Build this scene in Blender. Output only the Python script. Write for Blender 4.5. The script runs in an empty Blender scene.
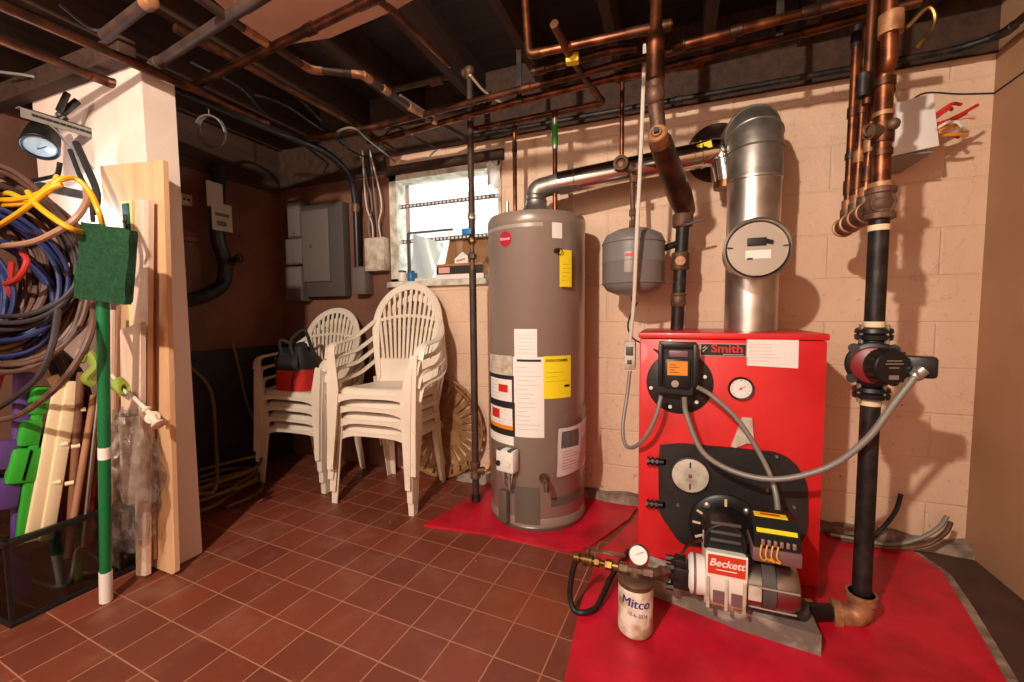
import bpy, bmesh, math, random
from mathutils import Vector, Matrix
random.seed(7)
PI = math.pi
SC = bpy.context.scene
COL = SC.collection

# ------------------------------------------------------------------ camera, light, exposure
cam_data = bpy.data.cameras.new('camera')
cam = bpy.data.objects.new('camera', cam_data)
COL.objects.link(cam)
FPX = 418.0
cam_data.sensor_fit = 'HORIZONTAL'
cam_data.sensor_width = 36.0
cam_data.lens = FPX * 36.0 / 1024.0
cam_data.clip_start = 0.02
YAW, PITCH, ROLL, CAM_H = 0.369, -0.0655, -0.009, 1.08
fwd = Vector((-math.sin(YAW) * math.cos(PITCH), math.cos(YAW) * math.cos(PITCH), math.sin(PITCH)))
r0 = Vector((math.cos(YAW), math.sin(YAW), 0))
u0 = r0.cross(fwd)
rgt = r0 * math.cos(ROLL) + u0 * math.sin(ROLL)
upv = u0 * math.cos(ROLL) - r0 * math.sin(ROLL)
cam.matrix_world = Matrix(((rgt.x, upv.x, -fwd.x, 0), (rgt.y, upv.y, -fwd.y, 0), (rgt.z, upv.z, -fwd.z, CAM_H), (0, 0, 0, 1)))
SC.camera = cam
SC.view_settings.view_transform = 'Standard'
SC.view_settings.look = 'None'
SC.view_settings.exposure = 0.0
SC.view_settings.gamma = 1.0
SC.view_settings.use_curve_mapping = False

world = bpy.data.worlds.new('daylight')
SC.world = world
world.use_nodes = True
world.node_tree.nodes['Background'].inputs[0].default_value = (0.86, 0.95, 1.0, 1)
world.node_tree.nodes['Background'].inputs[1].default_value = 8.0

def lamp(name, loc, watts, color, radius):
    d = bpy.data.lights.new(name, 'POINT')
    d.energy = watts; d.color = color; d.shadow_soft_size = radius
    o = bpy.data.objects.new(name, d); COL.objects.link(o); o.location = loc
    return o
lamp('ceiling_bulb_light', (-0.74, -0.85, 2.28), 320, (1.0, 0.875, 0.735), 0.035)
lamp('rear_fill_light', (-1.7, -1.3, 1.7), 42, (1.0, 0.87, 0.78), 0.25)  # soft fill added behind the camera to lift the dark side, not a bulb
lamp('work_lamp_light', (-2.36, 1.0, 1.52), 5.5, (0.80, 0.88, 1.0), 0.04)

# ------------------------------------------------------------------ materials
def lin(h):
    h = h.lstrip('#'); v = [int(h[i:i + 2], 16) / 255 for i in (0, 2, 4)]
    return tuple((c / 12.92 if c <= 0.04045 else ((c + 0.055) / 1.055) ** 2.4) for c in v) + (1,)

def mat(name, hexc, rough=0.5, metal=0.0, hex2=None, scale=12.0, amount=0.5, bump=0.0, bscale=60.0, detail=4.0, emit=0.0, coat=0.0, alpha=1.0):
    """principled material; hex2 mixes in patches of wear or dirt with a noise of their own"""
    m = bpy.data.materials.new(name); m.use_nodes = True
    nt = m.node_tree; b = nt.nodes['Principled BSDF']
    b.inputs['Base Color'].default_value = lin(hexc)
    b.inputs['Roughness'].default_value = rough
    b.inputs['Metallic'].default_value = metal
    if coat: b.inputs['Coat Weight'].default_value = coat
    if alpha < 1: b.inputs['Alpha'].default_value = alpha
    if emit:
        b.inputs['Emission Color'].default_value = lin(hexc); b.inputs['Emission Strength'].default_value = emit
    if hex2 or bump:
        tc = nt.nodes.new('ShaderNodeTexCoord')
    if hex2:
        n = nt.nodes.new('ShaderNodeTexNoise'); n.inputs['Scale'].default_value = scale; n.inputs['Detail'].default_value = detail
        r = nt.nodes.new('ShaderNodeValToRGB')
        r.color_ramp.elements[0].position = max(0.0, 0.62 - amount * 0.5); r.color_ramp.elements[1].position = min(1.0, 0.78 - amount * 0.3)
        mx = nt.nodes.new('ShaderNodeMix'); mx.data_type = 'RGBA'
        mx.inputs[6].default_value = lin(hexc); mx.inputs[7].default_value = lin(hex2)
        nt.links.new(tc.outputs['Object'], n.inputs['Vector']); nt.links.new(n.outputs[0], r.inputs[0])
        nt.links.new(r.outputs[0], mx.inputs[0]); nt.links.new(mx.outputs[2], b.inputs['Base Color'])
    if bump:
        n2 = nt.nodes.new('ShaderNodeTexNoise'); n2.inputs['Scale'].default_value = bscale; n2.inputs['Detail'].default_value = 5
        bp = nt.nodes.new('ShaderNodeBump'); bp.inputs['Strength'].default_value = bump; bp.inputs['Distance'].default_value = 0.01
        nt.links.new(tc.outputs['Object'], n2.inputs['Vector']); nt.links.new(n2.outputs[0], bp.inputs['Height']); nt.links.new(bp.outputs[0], b.inputs['Normal'])
    return m

def wood(name, c1, c2, scale=(1, 1, 0.06), rough=0.6, freq=40):
    m = bpy.data.materials.new(name); m.use_nodes = True
    nt = m.node_tree; b = nt.nodes['Principled BSDF']; b.inputs['Roughness'].default_value = rough
    tc = nt.nodes.new('ShaderNodeTexCoord'); mp = nt.nodes.new('ShaderNodeMapping'); mp.inputs['Scale'].default_value = scale
    n = nt.nodes.new('ShaderNodeTexNoise'); n.inputs['Scale'].default_value = freq; n.inputs['Detail'].default_value = 6; n.inputs['Distortion'].default_value = 0.6
    mx = nt.nodes.new('ShaderNodeMix'); mx.data_type = 'RGBA'; mx.inputs[6].default_value = lin(c1); mx.inputs[7].default_value = lin(c2)
    nt.links.new(tc.outputs['Object'], mp.inputs[0]); nt.links.new(mp.outputs[0], n.inputs['Vector'])
    r = nt.nodes.new('ShaderNodeValToRGB'); r.color_ramp.elements[0].position = 0.35; r.color_ramp.elements[1].position = 0.7
    nt.links.new(n.outputs[0], r.inputs[0]); nt.links.new(r.outputs[0], mx.inputs[0]); nt.links.new(mx.outputs[2], b.inputs['Base Color'])
    return m

def clear(name, tint, gloss=0.12, rough=0.08, veil=0.0):
    """thin clear sheet: mostly see-through with a little shine; veil adds some milky diffuse"""
    m = bpy.data.materials.new(name); m.use_nodes = True
    nt = m.node_tree; nt.nodes.clear()
    out = nt.nodes.new('ShaderNodeOutputMaterial')
    t = nt.nodes.new('ShaderNodeBsdfTransparent'); t.inputs[0].default_value = lin(tint)
    g = nt.nodes.new('ShaderNodeBsdfGlossy'); g.inputs['Roughness'].default_value = rough
    mx = nt.nodes.new('ShaderNodeMixShader'); mx.inputs[0].default_value = gloss
    nt.links.new(t.outputs[0], mx.inputs[1]); nt.links.new(g.outputs[0], mx.inputs[2])
    last = mx
    if veil:
        d = nt.nodes.new('ShaderNodeBsdfDiffuse'); d.inputs[0].default_value = (0.75, 0.72, 0.7, 1)
        m2 = nt.nodes.new('ShaderNodeMixShader'); m2.inputs[0].default_value = veil
        nt.links.new(mx.outputs[0], m2.inputs[1]); nt.links.new(d.outputs[0], m2.inputs[2]); last = m2
    nt.links.new(last.outputs[0], out.inputs[0])
    return m

def block_wall(name, paint, paint2, dirt):
    """painted concrete block: faint courses, pitted paint, grime low down and a few cracks"""
    m = bpy.data.materials.new(name); m.use_nodes = True
    nt = m.node_tree; N = nt.nodes.new; L = nt.links.new
    b = nt.nodes['Principled BSDF']; b.inputs['Roughness'].default_value = 0.55
    tc = N('ShaderNodeTexCoord')
    mp = N('ShaderNodeMapping'); mp.inputs['Rotation'].default_value = (PI / 2, 0, 0)
    L(tc.outputs['Object'], mp.inputs[0])
    sep = N('ShaderNodeSeparateXYZ'); L(tc.outputs['Object'], sep.inputs[0])
    cmb = N('ShaderNodeCombineXYZ')
    add = N('ShaderNodeMath'); add.operation = 'ADD'; L(sep.outputs[0], add.inputs[0]); L(sep.outputs[1], add.inputs[1])
    L(add.outputs[0], cmb.inputs[0]); L(sep.outputs[2], cmb.inputs[1])
    br = N('ShaderNodeTexBrick'); br.inputs['Scale'].default_value = 1.0
    br.inputs['Brick Width'].default_value = 0.41; br.inputs['Row Height'].default_value = 0.205; br.inputs['Mortar Size'].default_value = 0.006; br.inputs['Mortar Smooth'].default_value = 0.6
    L(cmb.outputs[0], br.inputs['Vector'])
    n1 = N('ShaderNodeTexNoise'); n1.inputs['Scale'].default_value = 3.0; n1.inputs['Detail'].default_value = 6; L(tc.outputs['Object'], n1.inputs['Vector'])
    n2 = N('ShaderNodeTexNoise'); n2.inputs['Scale'].default_value = 28.0; n2.inputs['Detail'].default_value = 8; n2.inputs['Roughness'].default_value = 0.7; L(tc.outputs['Object'], n2.inputs['Vector'])
    mx = N('ShaderNodeMix'); mx.data_type = 'RGBA'; mx.inputs[6].default_value = lin(paint); mx.inputs[7].default_value = lin(paint2); L(n1.outputs[0], mx.inputs[0])
    # scattered dark pits and scuffs
    r = N('ShaderNodeValToRGB'); r.color_ramp.elements[0].position = 0.61; r.color_ramp.elements[1].position = 0.72; L(n2.outputs[0], r.inputs[0])
    low = N('ShaderNodeMapRange'); low.inputs['From Min'].default_value = 0.0; low.inputs['From Max'].default_value = 1.3; low.inputs['To Min'].default_value = 1.3; low.inputs['To Max'].default_value = 0.35
    L(sep.outputs[2], low.inputs[0])
    mu = N('ShaderNodeMath'); mu.operation = 'MULTIPLY'; L(r.outputs[0], mu.inputs[0]); L(low.outputs[0], mu.inputs[1])
    m2 = N('ShaderNodeMix'); m2.data_type = 'RGBA'; m2.inputs[7].default_value = lin(dirt); L(mx.outputs[2], m2.inputs[6]); L(mu.outputs[0], m2.inputs[0])
    # hairline cracks
    vo = N('ShaderNodeTexVoronoi'); vo.feature = 'DISTANCE_TO_EDGE'; vo.inputs['Scale'].default_value = 1.7
    n3 = N('ShaderNodeTexNoise'); n3.inputs['Scale'].default_value = 5; n3.inputs['Detail'].default_value = 6; L(tc.outputs['Object'], n3.inputs['Vector'])
    va = N('ShaderNodeMix'); va.data_type = 'RGBA'; va.inputs[0].default_value = 0.35; L(tc.outputs['Object'], va.inputs[6]); L(n3.outputs[1], va.inputs[7]); L(va.outputs[2], vo.inputs['Vector'])
    cr = N('ShaderNodeMath'); cr.operation = 'LESS_THAN'; cr.inputs[1].default_value = 0.003; L(vo.outputs['Distance'], cr.inputs[0])
    cs = N('ShaderNodeMath'); cs.operation = 'MULTIPLY'; cs.inputs[1].default_value = 0.18; L(cr.outputs[0], cs.inputs[0])
    m3 = N('ShaderNodeMix'); m3.data_type = 'RGBA'; m3.inputs[7].default_value = lin(dirt); L(m2.outputs[2], m3.inputs[6]); L(cs.outputs[0], m3.inputs[0])
    L(m3.outputs[2], b.inputs['Base Color'])
    # relief
    h = N('ShaderNodeMath'); h.operation = 'MULTIPLY'; h.inputs[1].default_value = -0.55; L(br.outputs['Fac'], h.inputs[0])
    h2 = N('ShaderNodeMath'); h2.operation = 'ADD'; L(h.outputs[0], h2.inputs[0]); L(n2.outputs[0], h2.inputs[1])
    bp = N('ShaderNodeBump'); bp.inputs['Strength'].default_value = 0.55; bp.inputs['Distance'].default_value = 0.012; L(h2.outputs[0], bp.inputs['Height']); L(bp.outputs[0], b.inputs['Normal'])
    return m

def tile_floor():
    m = bpy.data.materials.new('quarry_tile'); m.use_nodes = True
    nt = m.node_tree; N = nt.nodes.new; L = nt.links.new
    b = nt.nodes['Principled BSDF']
    tc = N('ShaderNodeTexCoord'); mp = N('ShaderNodeMapping')
    mp.inputs['Location'].default_value = (9.594, -5.952, 0); mp.inputs['Rotation'].default_value = (0, 0, math.radians(3.11)); mp.inputs['Scale'].default_value = (6.25, 6.25, 6.25)
    L(tc.outputs['Object'], mp.inputs[0])
    br = N('ShaderNodeTexBrick'); br.offset = 0.0; br.squash = 1.0
    br.inputs['Scale'].default_value = 1.0; br.inputs['Brick Width'].default_value = 1.0; br.inputs['Row Height'].default_value = 1.0
    br.inputs['Mortar Size'].default_value = 0.016; br.inputs['Mortar Smooth'].default_value = 0.3
    br.inputs['Color1'].default_value = lin('#803d2b'); br.inputs['Color2'].default_value = lin('#6c3323'); br.inputs['Mortar'].default_value = lin('#a8745b')
    L(mp.outputs[0], br.inputs['Vector'])
    n = N('ShaderNodeTexNoise'); n.inputs['Scale'].default_value = 4.5; n.inputs['Detail'].default_value = 8; n.inputs['Roughness'].default_value = 0.65; L(tc.outputs['Object'], n.inputs['Vector'])
    r = N('ShaderNodeValToRGB'); r.color_ramp.elements[0].position = 0.50; r.color_ramp.elements[1].position = 0.80; L(n.outputs[0], r.inputs[0])
    sc = N('ShaderNodeMath'); sc.operation = 'MULTIPLY'; sc.inputs[1].default_value = 0.45; L(r.outputs[0], sc.inputs[0])
    mx = N('ShaderNodeMix'); mx.data_type = 'RGBA'; mx.inputs[7].default_value = lin('#a2745c'); L(br.outputs['Color'], mx.inputs[6]); L(sc.outputs[0], mx.inputs[0])
    # a rust stain near the boiler
    vm = N('ShaderNodeVectorMath'); vm.operation = 'DISTANCE'; vm.inputs[1].default_value = (-0.50, 1.42, 0); L(tc.outputs['Object'], vm.inputs[0])
    ra = N('ShaderNodeMapRange'); ra.inputs['From Min'].default_value = 0.05; ra.inputs['From Max'].default_value = 0.26; ra.inputs['To Min'].default_value = 0.75; ra.inputs['To Max'].default_value = 0.0; L(vm.outputs['Value'], ra.inputs[0])
    rm = N('ShaderNodeMath'); rm.operation = 'MULTIPLY'; L(ra.outputs[0], rm.inputs[0]); L(n.outputs[0], rm.inputs[1])
    m2 = N('ShaderNodeMix'); m2.data_type = 'RGBA'; m2.inputs[7].default_value = lin('#8f3d12'); L(mx.outputs[2], m2.inputs[6]); L(rm.outputs[0], m2.inputs[0])
    # crumbs and paint specks
    vs_ = N('ShaderNodeTexVoronoi'); vs_.inputs['Scale'].default_value = 9.0; L(tc.outputs['Object'], vs_.inputs['Vector'])
    n9 = N('ShaderNodeTexNoise'); n9.inputs['Scale'].default_value = 60.0; L(tc.outputs['Object'], n9.inputs['Vector'])
    s1 = N('ShaderNodeMath'); s1.operation = 'MULTIPLY_ADD'; s1.inputs[1].default_value = 0.12; L(n9.outputs[0], s1.inputs[0]); L(vs_.outputs['Distance'], s1.inputs[2])
    s2 = N('ShaderNodeMath'); s2.operation = 'LESS_THAN'; s2.inputs[1].default_value = 0.105; L(s1.outputs[0], s2.inputs[0])
    sr = N('ShaderNodeSeparateColor'); L(vs_.outputs['Color'], sr.inputs[0])
    s3 = N('ShaderNodeMath'); s3.operation = 'GREATER_THAN'; s3.inputs[1].default_value = 0.72; L(sr.outputs[0], s3.inputs[0])
    s4 = N('ShaderNodeMath'); s4.operation = 'MULTIPLY'; L(s2.outputs[0], s4.inputs[0]); L(s3.outputs[0], s4.inputs[1])
    s5 = N('ShaderNodeMath'); s5.operation = 'MULTIPLY'; s5.inputs[1].default_value = 0.55; L(s4.outputs[0], s5.inputs[0])
    m4 = N('ShaderNodeMix'); m4.data_type = 'RGBA'; m4.inputs[7].default_value = lin('#b89684'); L(m2.outputs[2], m4.inputs[6]); L(s5.outputs[0], m4.inputs[0])
    L(m4.outputs[2], b.inputs['Base Color'])
    ro = N('ShaderNodeMapRange'); ro.inputs['To Min'].default_value = 0.33; ro.inputs['To Max'].default_value = 0.62; L(n.outputs[0], ro.inputs[0]); L(ro.outputs[0], b.inputs['Roughness'])
    hb = N('ShaderNodeMath'); hb.operation = 'MULTIPLY'; hb.inputs[1].default_value = -1.0; L(br.outputs['Fac'], hb.inputs[0])
    hn = N('ShaderNodeMath'); hn.operation = 'MULTIPLY_ADD'; hn.inputs[1].default_value = 0.5; L(n.outputs[0], hn.inputs[0]); L(hb.outputs[0], hn.inputs[2])
    bp = N('ShaderNodeBump'); bp.inputs['Strength'].default_value = 0.35; bp.inputs['Distance'].default_value = 0.006; L(hn.outputs[0], bp.inputs['Height']); L(bp.outputs[0], b.inputs['Normal'])
    return m

M = {
 'tile': tile_floor(),
 'block': block_wall('painted_block', '#ecccb0', '#dfb697', '#8a5a45'),
 'drywall': mat('tan_drywall', '#ae8564', 0.7, hex2='#a27957', scale=2, amount=0.4, bump=0.06, bscale=90),
 'partition': mat('partition_paint', '#ecd7c8', 0.6, hex2='#dfc3b0', scale=3, amount=0.3, bump=0.08, bscale=60),
 'alcove': mat('alcove_shade_tone', '#7d5341', 0.7, hex2='#664032', scale=3, amount=0.4, bump=0.2, bscale=30),  # darkened wall colour: the dimness of the alcove is painted in
 'redpaint': mat('red_floor_paint', '#cc1030', 0.42, hex2='#a00a1b', scale=5, amount=0.35, bump=0.25, bscale=22),
 'concrete': mat('worn_concrete', '#6f5b4d', 0.9, hex2='#a08c7c', scale=14, amount=0.5, bump=0.8, bscale=25),
 'joist': wood('joist_wood', '#472c1d', '#2a1a12', (1, 0.05, 1), 0.8, 30),
 'deck': wood('deck_board', '#33231a', '#1c130e', (0.05, 1, 1), 0.85, 30),
 'copper': mat('copper', '#a35f3e', 0.42, 0.9, hex2='#5b3626', scale=16, amount=0.6),
 'oldcopper': mat('tarnished_copper', '#74462f', 0.48, 0.85, hex2='#463024', scale=14, amount=0.5),
 'brass': mat('brass', '#93733f', 0.4, 0.9, hex2='#5f4826', scale=30, amount=0.5),
 'iron': mat('black_iron', '#1f1b1a', 0.5, 0.4, hex2='#3a2f2a', scale=25, amount=0.4, bump=0.1),
 'rustiron': mat('brown_iron', '#5a4033', 0.55, 0.5, hex2='#7a5a48', scale=22, amount=0.5, bump=0.2),
 'bronze': mat('bronze_fitting', '#b5825a', 0.5, 0.35, hex2='#8c5d40', scale=22, amount=0.5, bump=0.15),
 'galv': mat('galvanized', '#d2ccc3', 0.36, 0.95, hex2='#b5aea5', scale=9, amount=0.5),
 'galvdull': mat('dull_galvanized', '#a8a198', 0.45, 0.85, hex2='#857e76', scale=12, amount=0.5),
 'chrome': mat('bright_metal', '#d9d4cc', 0.14, 1.0),
 'steel': mat('steel', '#a8a29b', 0.3, 1.0),
 'heater': mat('heater_grey', '#97867a', 0.32, 0.2, coat=0.3),
 'heater2': mat('heater_trim_grey', '#6f6259', 0.35, 0.3),
 'white': mat('white_paper', '#ece6df', 0.6), 'whiteplastic': mat('white_plastic', '#e9e2d8', 0.4),
 'offwhite': mat('aged_white', '#cfc4b4', 0.6, hex2='#a8937d', scale=18, amount=0.4),
 'grey': mat('light_grey_ink', '#a9a39c', 0.6), 'darkgrey': mat('dark_grey', '#4b4745', 0.5),
 'black': mat('black_plastic', '#161515', 0.4), 'blackmatte': mat('black_matte', '#1d1b1b', 0.7, hex2='#2b2727', scale=20, amount=0.4),
 'ink': mat('black_ink', '#201c1b', 0.6), 'blueink': mat('blue_ink', '#2b2f7a', 0.6), 'redink': mat('red_ink', '#d0271e', 0.5),
 'boiler': mat('boiler_red', '#df282b', 0.38, hex2='#c81f23', scale=3, amount=0.3, coat=0.2),
 'blackpaint': mat('black_plate', '#1f1c1b', 0.5, hex2='#2e2825', scale=7, amount=0.4, bump=0.15),
 'yellow': mat('yellow_label', '#f4dc22', 0.5), 'orange': mat('orange_label', '#e98a1e', 0.5),
 'logored': mat('badge_red', '#b81f3a', 0.4), 'badge': mat('badge_orange_red', '#cf3b22', 0.4),
 'tank': mat('tank_grey', '#857f7d', 0.35, 0.2), 'mauve': mat('mauve_metal', '#7f6063', 0.5, 0.3),
 'chair': mat('cream_plastic', '#eadccb', 0.38, hex2='#e2d0bb', scale=6, amount=0.4),
 'bagred': mat('red_canvas', '#c2231f', 0.75, bump=0.3, bscale=120), 'bagblack': mat('black_canvas', '#1b1a1d', 0.7, bump=0.3, bscale=120),
 'panelgrey': mat('panel_grey', '#6b625e', 0.5), 'panelgrey2': mat('meter_grey', '#504946', 0.55),  # greys set darker to carry the dimness of the alcove
 'greenpad': mat('green_pad', '#14532c', 0.95, hex2='#0c3b1e', scale=90, amount=0.6, bump=0.9, bscale=260),
 'greenpole': mat('green_paint', '#0e6a3a', 0.35), 'ply': wood('plywood', '#dfb48c', '#cf9c6d', (1, 1, 0.08), 0.6, 14),
 'paleboard': wood('pale_board', '#e3c9b4', '#d1b19a', (1, 1, 0.08), 0.6, 20), 'brownboard': wood('brown_board', '#a8785a', '#8a5f45', (1, 1, 0.08), 0.6, 25),
 'darkwood': wood('dark_stick', '#7c4f38', '#553425', (1, 1, 0.1), 0.6, 30), 'wicker': wood('basket_wood', '#a5794f', '#7f5634', (1, 1, 1), 0.7, 18),
 'cordbrown': mat('brown_rubber', '#6b4c41', 0.5, hex2='#4b342d', scale=15, amount=0.4), 'corddark': mat('charcoal_rubber', '#3a3134', 0.5),
 'cordblue': mat('blue_rubber', '#28305f', 0.5), 'cordred': mat('red_rubber', '#b02b22', 0.5), 'cordyellow': mat('yellow_rubber', '#e9a31a', 0.45), 'cordtan': mat('tan_rubber', '#a37a62', 0.5),
 'hose': mat('olive_hose', '#6a5326', 0.5), 'purple': mat('purple_plastic', '#573a78', 0.45), 'lime': mat('lime_green_plastic', '#2f9a2c', 0.4),
 'greentape': mat('green_tape', '#2f8f35', 0.5), 'cream': mat('cream_trim', '#e7cfa8', 0.5), 'crimson': mat('crimson_panel', '#6e1416', 0.5), 'limetwist': mat('yellow_green', '#8a9a34', 0.6),
 'glass': clear('clear_glass', '#c4ccc6', 0.10, 0.05), 'windowglass': clear('window_glass', '#f4f8f8', 0.06, 0.03), 'bag': clear('clear_plastic_film', '#e6e0dc', 0.20, 0.18, 0.04), 'pouch': clear('pouch_film', '#f4eeee', 0.14, 0.15, 0.05),
 'teal': mat('teal_plastic', '#174a48', 0.5), 'levelyellow': mat('pale_yellow', '#d8d08a', 0.5), 'cardboard': mat('cardboard', '#b87b4b', 0.8, hex2='#a36a3e', scale=6, amount=0.4),
 'oldframe': mat('peeling_frame', '#ddd6c6', 0.7, hex2='#a39a85', scale=15, amount=0.4, bump=0.3), 'wellwhite': mat('well_white', '#f2f4f2', 0.7),
 'bluevalve': mat('blue_handle', '#1f6fae', 0.45), 'wiregrey': mat('grey_cable', '#8f8a83', 0.5, 0.3), 'wirewhite': mat('white_cable', '#d9cdbf', 0.5), 'wireblack': mat('black_cable', '#1a1817', 0.5),
 'glow': mat('lamp_lens', '#93a4ae', 0.3, emit=0.08), 'soot': mat('soot', '#1a1412', 0.95, hex2='#4a3328', scale=12, amount=0.5),
 'pinkpaper': mat('pink_paper', '#e2a6a2', 0.6), 'purpleink': mat('blue_cap', '#6d6aa0', 0.4), 'terminal': mat('terminal_silver', '#b9b2a8', 0.35, 0.8), 'amber': mat('amber_wire', '#e0962a', 0.5),
 'peach': mat('peach_board', '#d6a488', 0.7, hex2='#c99679', scale=3, amount=0.3), 'pipewrap': mat('dark_pipe', '#3a2a23', 0.6, 0.2, hex2='#4f3a30', scale=12, amount=0.5), 'abs': mat('black_conduit', '#2a2a2c', 0.35, 0.3),
}

# ------------------------------------------------------------------ mesh builder
def V(*a): return Vector(a[0]) if len(a) == 1 else Vector(a)

def frame_of(d):
    d = d.normalized()
    a = Vector((0, 0, 1)) if abs(d.z) < 0.9 else Vector((0, 1, 0))
    x = a.cross(d).normalized(); y = d.cross(x)
    return x, y, d

class MB:
    def __init__(s): s.v = []; s.f = []; s.mi = []; s.m = 0
    def mesh(s, vs, fs):
        o = len(s.v); s.v += [Vector(p) for p in vs]
        for f in fs: s.f.append([i + o for i in f]); s.mi.append(s.m)
        return s
    def box(s, c, d, rz=0.0, bev=0.0, rot=None):
        """box centred at c with full sizes d, edges chamfered by bev"""
        R = rot or Matrix.Rotation(rz, 3, 'Z'); c = V(c); hx, hy, hz = d[0] / 2, d[1] / 2, d[2] / 2
        if bev <= 0 or bev >= min(hx, hy, hz):
            vs = [c + R @ Vector((x * hx, y * hy, z * hz)) for x in (-1, 1) for y in (-1, 1) for z in (-1, 1)]
            return s.mesh(vs, [(0, 1, 3, 2), (4, 6, 7, 5), (0, 4, 5, 1), (2, 3, 7, 6), (0, 2, 6, 4), (1, 5, 7, 3)])
        bm = bmesh.new(); bmesh.ops.create_cube(bm, size=1.0)
        for v in bm.verts: v.co = Vector((v.co.x * d[0], v.co.y * d[1], v.co.z * d[2]))
        bmesh.ops.bevel(bm, geom=bm.edges[:], offset=bev, segments=2, affect='EDGES', profile=0.5)
        bm.verts.index_update()
        vs = [c + R @ v.co for v in bm.verts]; fs = [[v.index for v in f.verts] for f in bm.faces]; bm.free()
        return s.mesh(vs, fs)
    def span(s, lo, hi, bev=0.0):
        lo, hi = V(lo), V(hi); return s.box((lo + hi) / 2, hi - lo, 0, bev)
    def bar(s, p, q, w, h, side=None, bev=0.0):
        """rectangular bar from p to q; w along side, h across it"""
        p, q = V(p), V(q); d = q - p
        if side is None: x, y, z = frame_of(d)
        else:
            z = d.normalized(); y = z.cross(V(side)).normalized(); x = y.cross(z)
        R = Matrix((x, y, z)).transposed()
        return s.box((p + q) / 2, (w, h, d.length), 0, bev, R)
    def tube(s, pts, r, n=10, cap=True, closed=False):
        pts = [V(p) for p in pts]; k = len(pts)
        rs = r if isinstance(r, (list, tuple)) else [r] * k
        tans = []
        for i in range(k):
            a = pts[(i - 1) % k] if (i > 0 or closed) else pts[i]; b = pts[(i + 1) % k] if (i < k - 1 or closed) else pts[i]
            t = b - a; tans.append(t.normalized() if t.length > 1e-9 else (tans[-1] if tans else Vector((0, 0, 1))))
        x, y, _ = frame_of(tans[0]); vs = []
        for i in range(k):
            if i:
                q = tans[i - 1].rotation_difference(tans[i]); x = q @ x; x = (x - tans[i] * x.dot(tans[i])).normalized(); 
            y = tans[i].cross(x)
            for j in range(n):
                a = 2 * PI * j / n; vs.append(pts[i] + (x * math.cos(a) + y * math.sin(a)) * rs[i])
        fs = []
        for i in range(k if closed else k - 1):
            i2 = (i + 1) % k
            for j in range(n): fs.append((i * n + j, i * n + (j + 1) % n, i2 * n + (j + 1) % n, i2 * n + j))
        if cap and not closed:
            fs.append(tuple(reversed(range(n)))); fs.append(tuple(range((k - 1) * n, k * n)))
        return s.mesh(vs, fs)
    def cyl(s, p, q, r, n=20, r2=None): return s.tube([p, q], [r, r if r2 is None else r2], n)
    def lathe(s, prof, o, axis=(0, 0, 1), n=32, cap=True, rings=False):
        """profile of (radius, distance along the axis) turned about the axis through o"""
        o = V(o); x, y, z = frame_of(V(axis)); vs = []
        for (r, h) in prof:
            for j in range(n):
                a = 2 * PI * j / n; vs.append(o + z * h + (x * math.cos(a) + y * math.sin(a)) * max(r, 1e-5))
        fs = []
        for i in range(len(prof) - 1):
            for j in range(n): fs.append((i * n + j, i * n + (j + 1) % n, (i + 1) * n + (j + 1) % n, (i + 1) * n + j))
        if cap: fs.append(tuple(reversed(range(n)))); fs.append(tuple(range((len(prof) - 1) * n, len(prof) * n)))
        return s.mesh(vs, fs)
    def ball(s, c, r, n=14, sq=(1, 1, 1)):
        c = V(c); vs = []; k = max(6, n // 2)
        for i in range(1, k):
            t = PI * i / k
            for j in range(n): vs.append(c + Vector((r * sq[0] * math.sin(t) * math.cos(2 * PI * j / n), r * sq[1] * math.sin(t) * math.sin(2 * PI * j / n), r * sq[2] * math.cos(t))))
        fs = [(i * n + j, (i + 1) * n + j, (i + 1) * n + (j + 1) % n, i * n + (j + 1) % n) for i in range(k - 2) for j in range(n)]
        o = len(vs); vs += [c + Vector((0, 0, r * sq[2])), c - Vector((0, 0, r * sq[2]))]
        fs += [(o, j, (j + 1) % n) for j in range(n)] + [(o + 1, (k - 2) * n + (j + 1) % n, (k - 2) * n + j) for j in range(n)]
        return s.mesh(vs, fs)
    def prism(s, poly, o, u, v, t):
        """flat outline (in the u, v plane through o) given thickness t along u x v"""
        o, u, v = V(o), V(u).normalized(), V(v).normalized(); w = u.cross(v).normalized() * t; k = len(poly)
        a = [o + u * p[0] + v * p[1] for p in poly]
        vs = a + [p + w for p in a]
        fs = [tuple(reversed(range(k))), tuple(range(k, 2 * k))] + [(i, (i + 1) % k, k + (i + 1) % k, k + i) for i in range(k)]
        return s.mesh(vs, fs)
    def patch(s, c, r, a0, a1, z0, z1, n=12, skew=0.0):
        """a sheet lying on an upright cylinder of centre c, radius r, between two angles and two heights"""
        vs = []
        for i in range(n + 1):
            a = a0 + (a1 - a0) * i / n
            for z in (z0, z1): vs.append((c[0] + r * math.cos(a), c[1] + r * math.sin(a), z + skew * (i / n - .5)))
        return s.mesh(vs, [(2 * i, 2 * i + 2, 2 * i + 3, 2 * i + 1) for i in range(n)])
    def torus(s, c, R, r, axis=(0, 0, 1), n=32, m=10, a0=0, a1=2 * PI):
        x, y, z = frame_of(V(axis)); full = abs(a1 - a0 - 2 * PI) < 1e-6; k = n if full else n + 1
        return s.tube([V(c) + (x * math.cos(a0 + (a1 - a0) * i / n) + y * math.sin(a0 + (a1 - a0) * i / n)) * R for i in range(k)], r, m, True, full)
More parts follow.
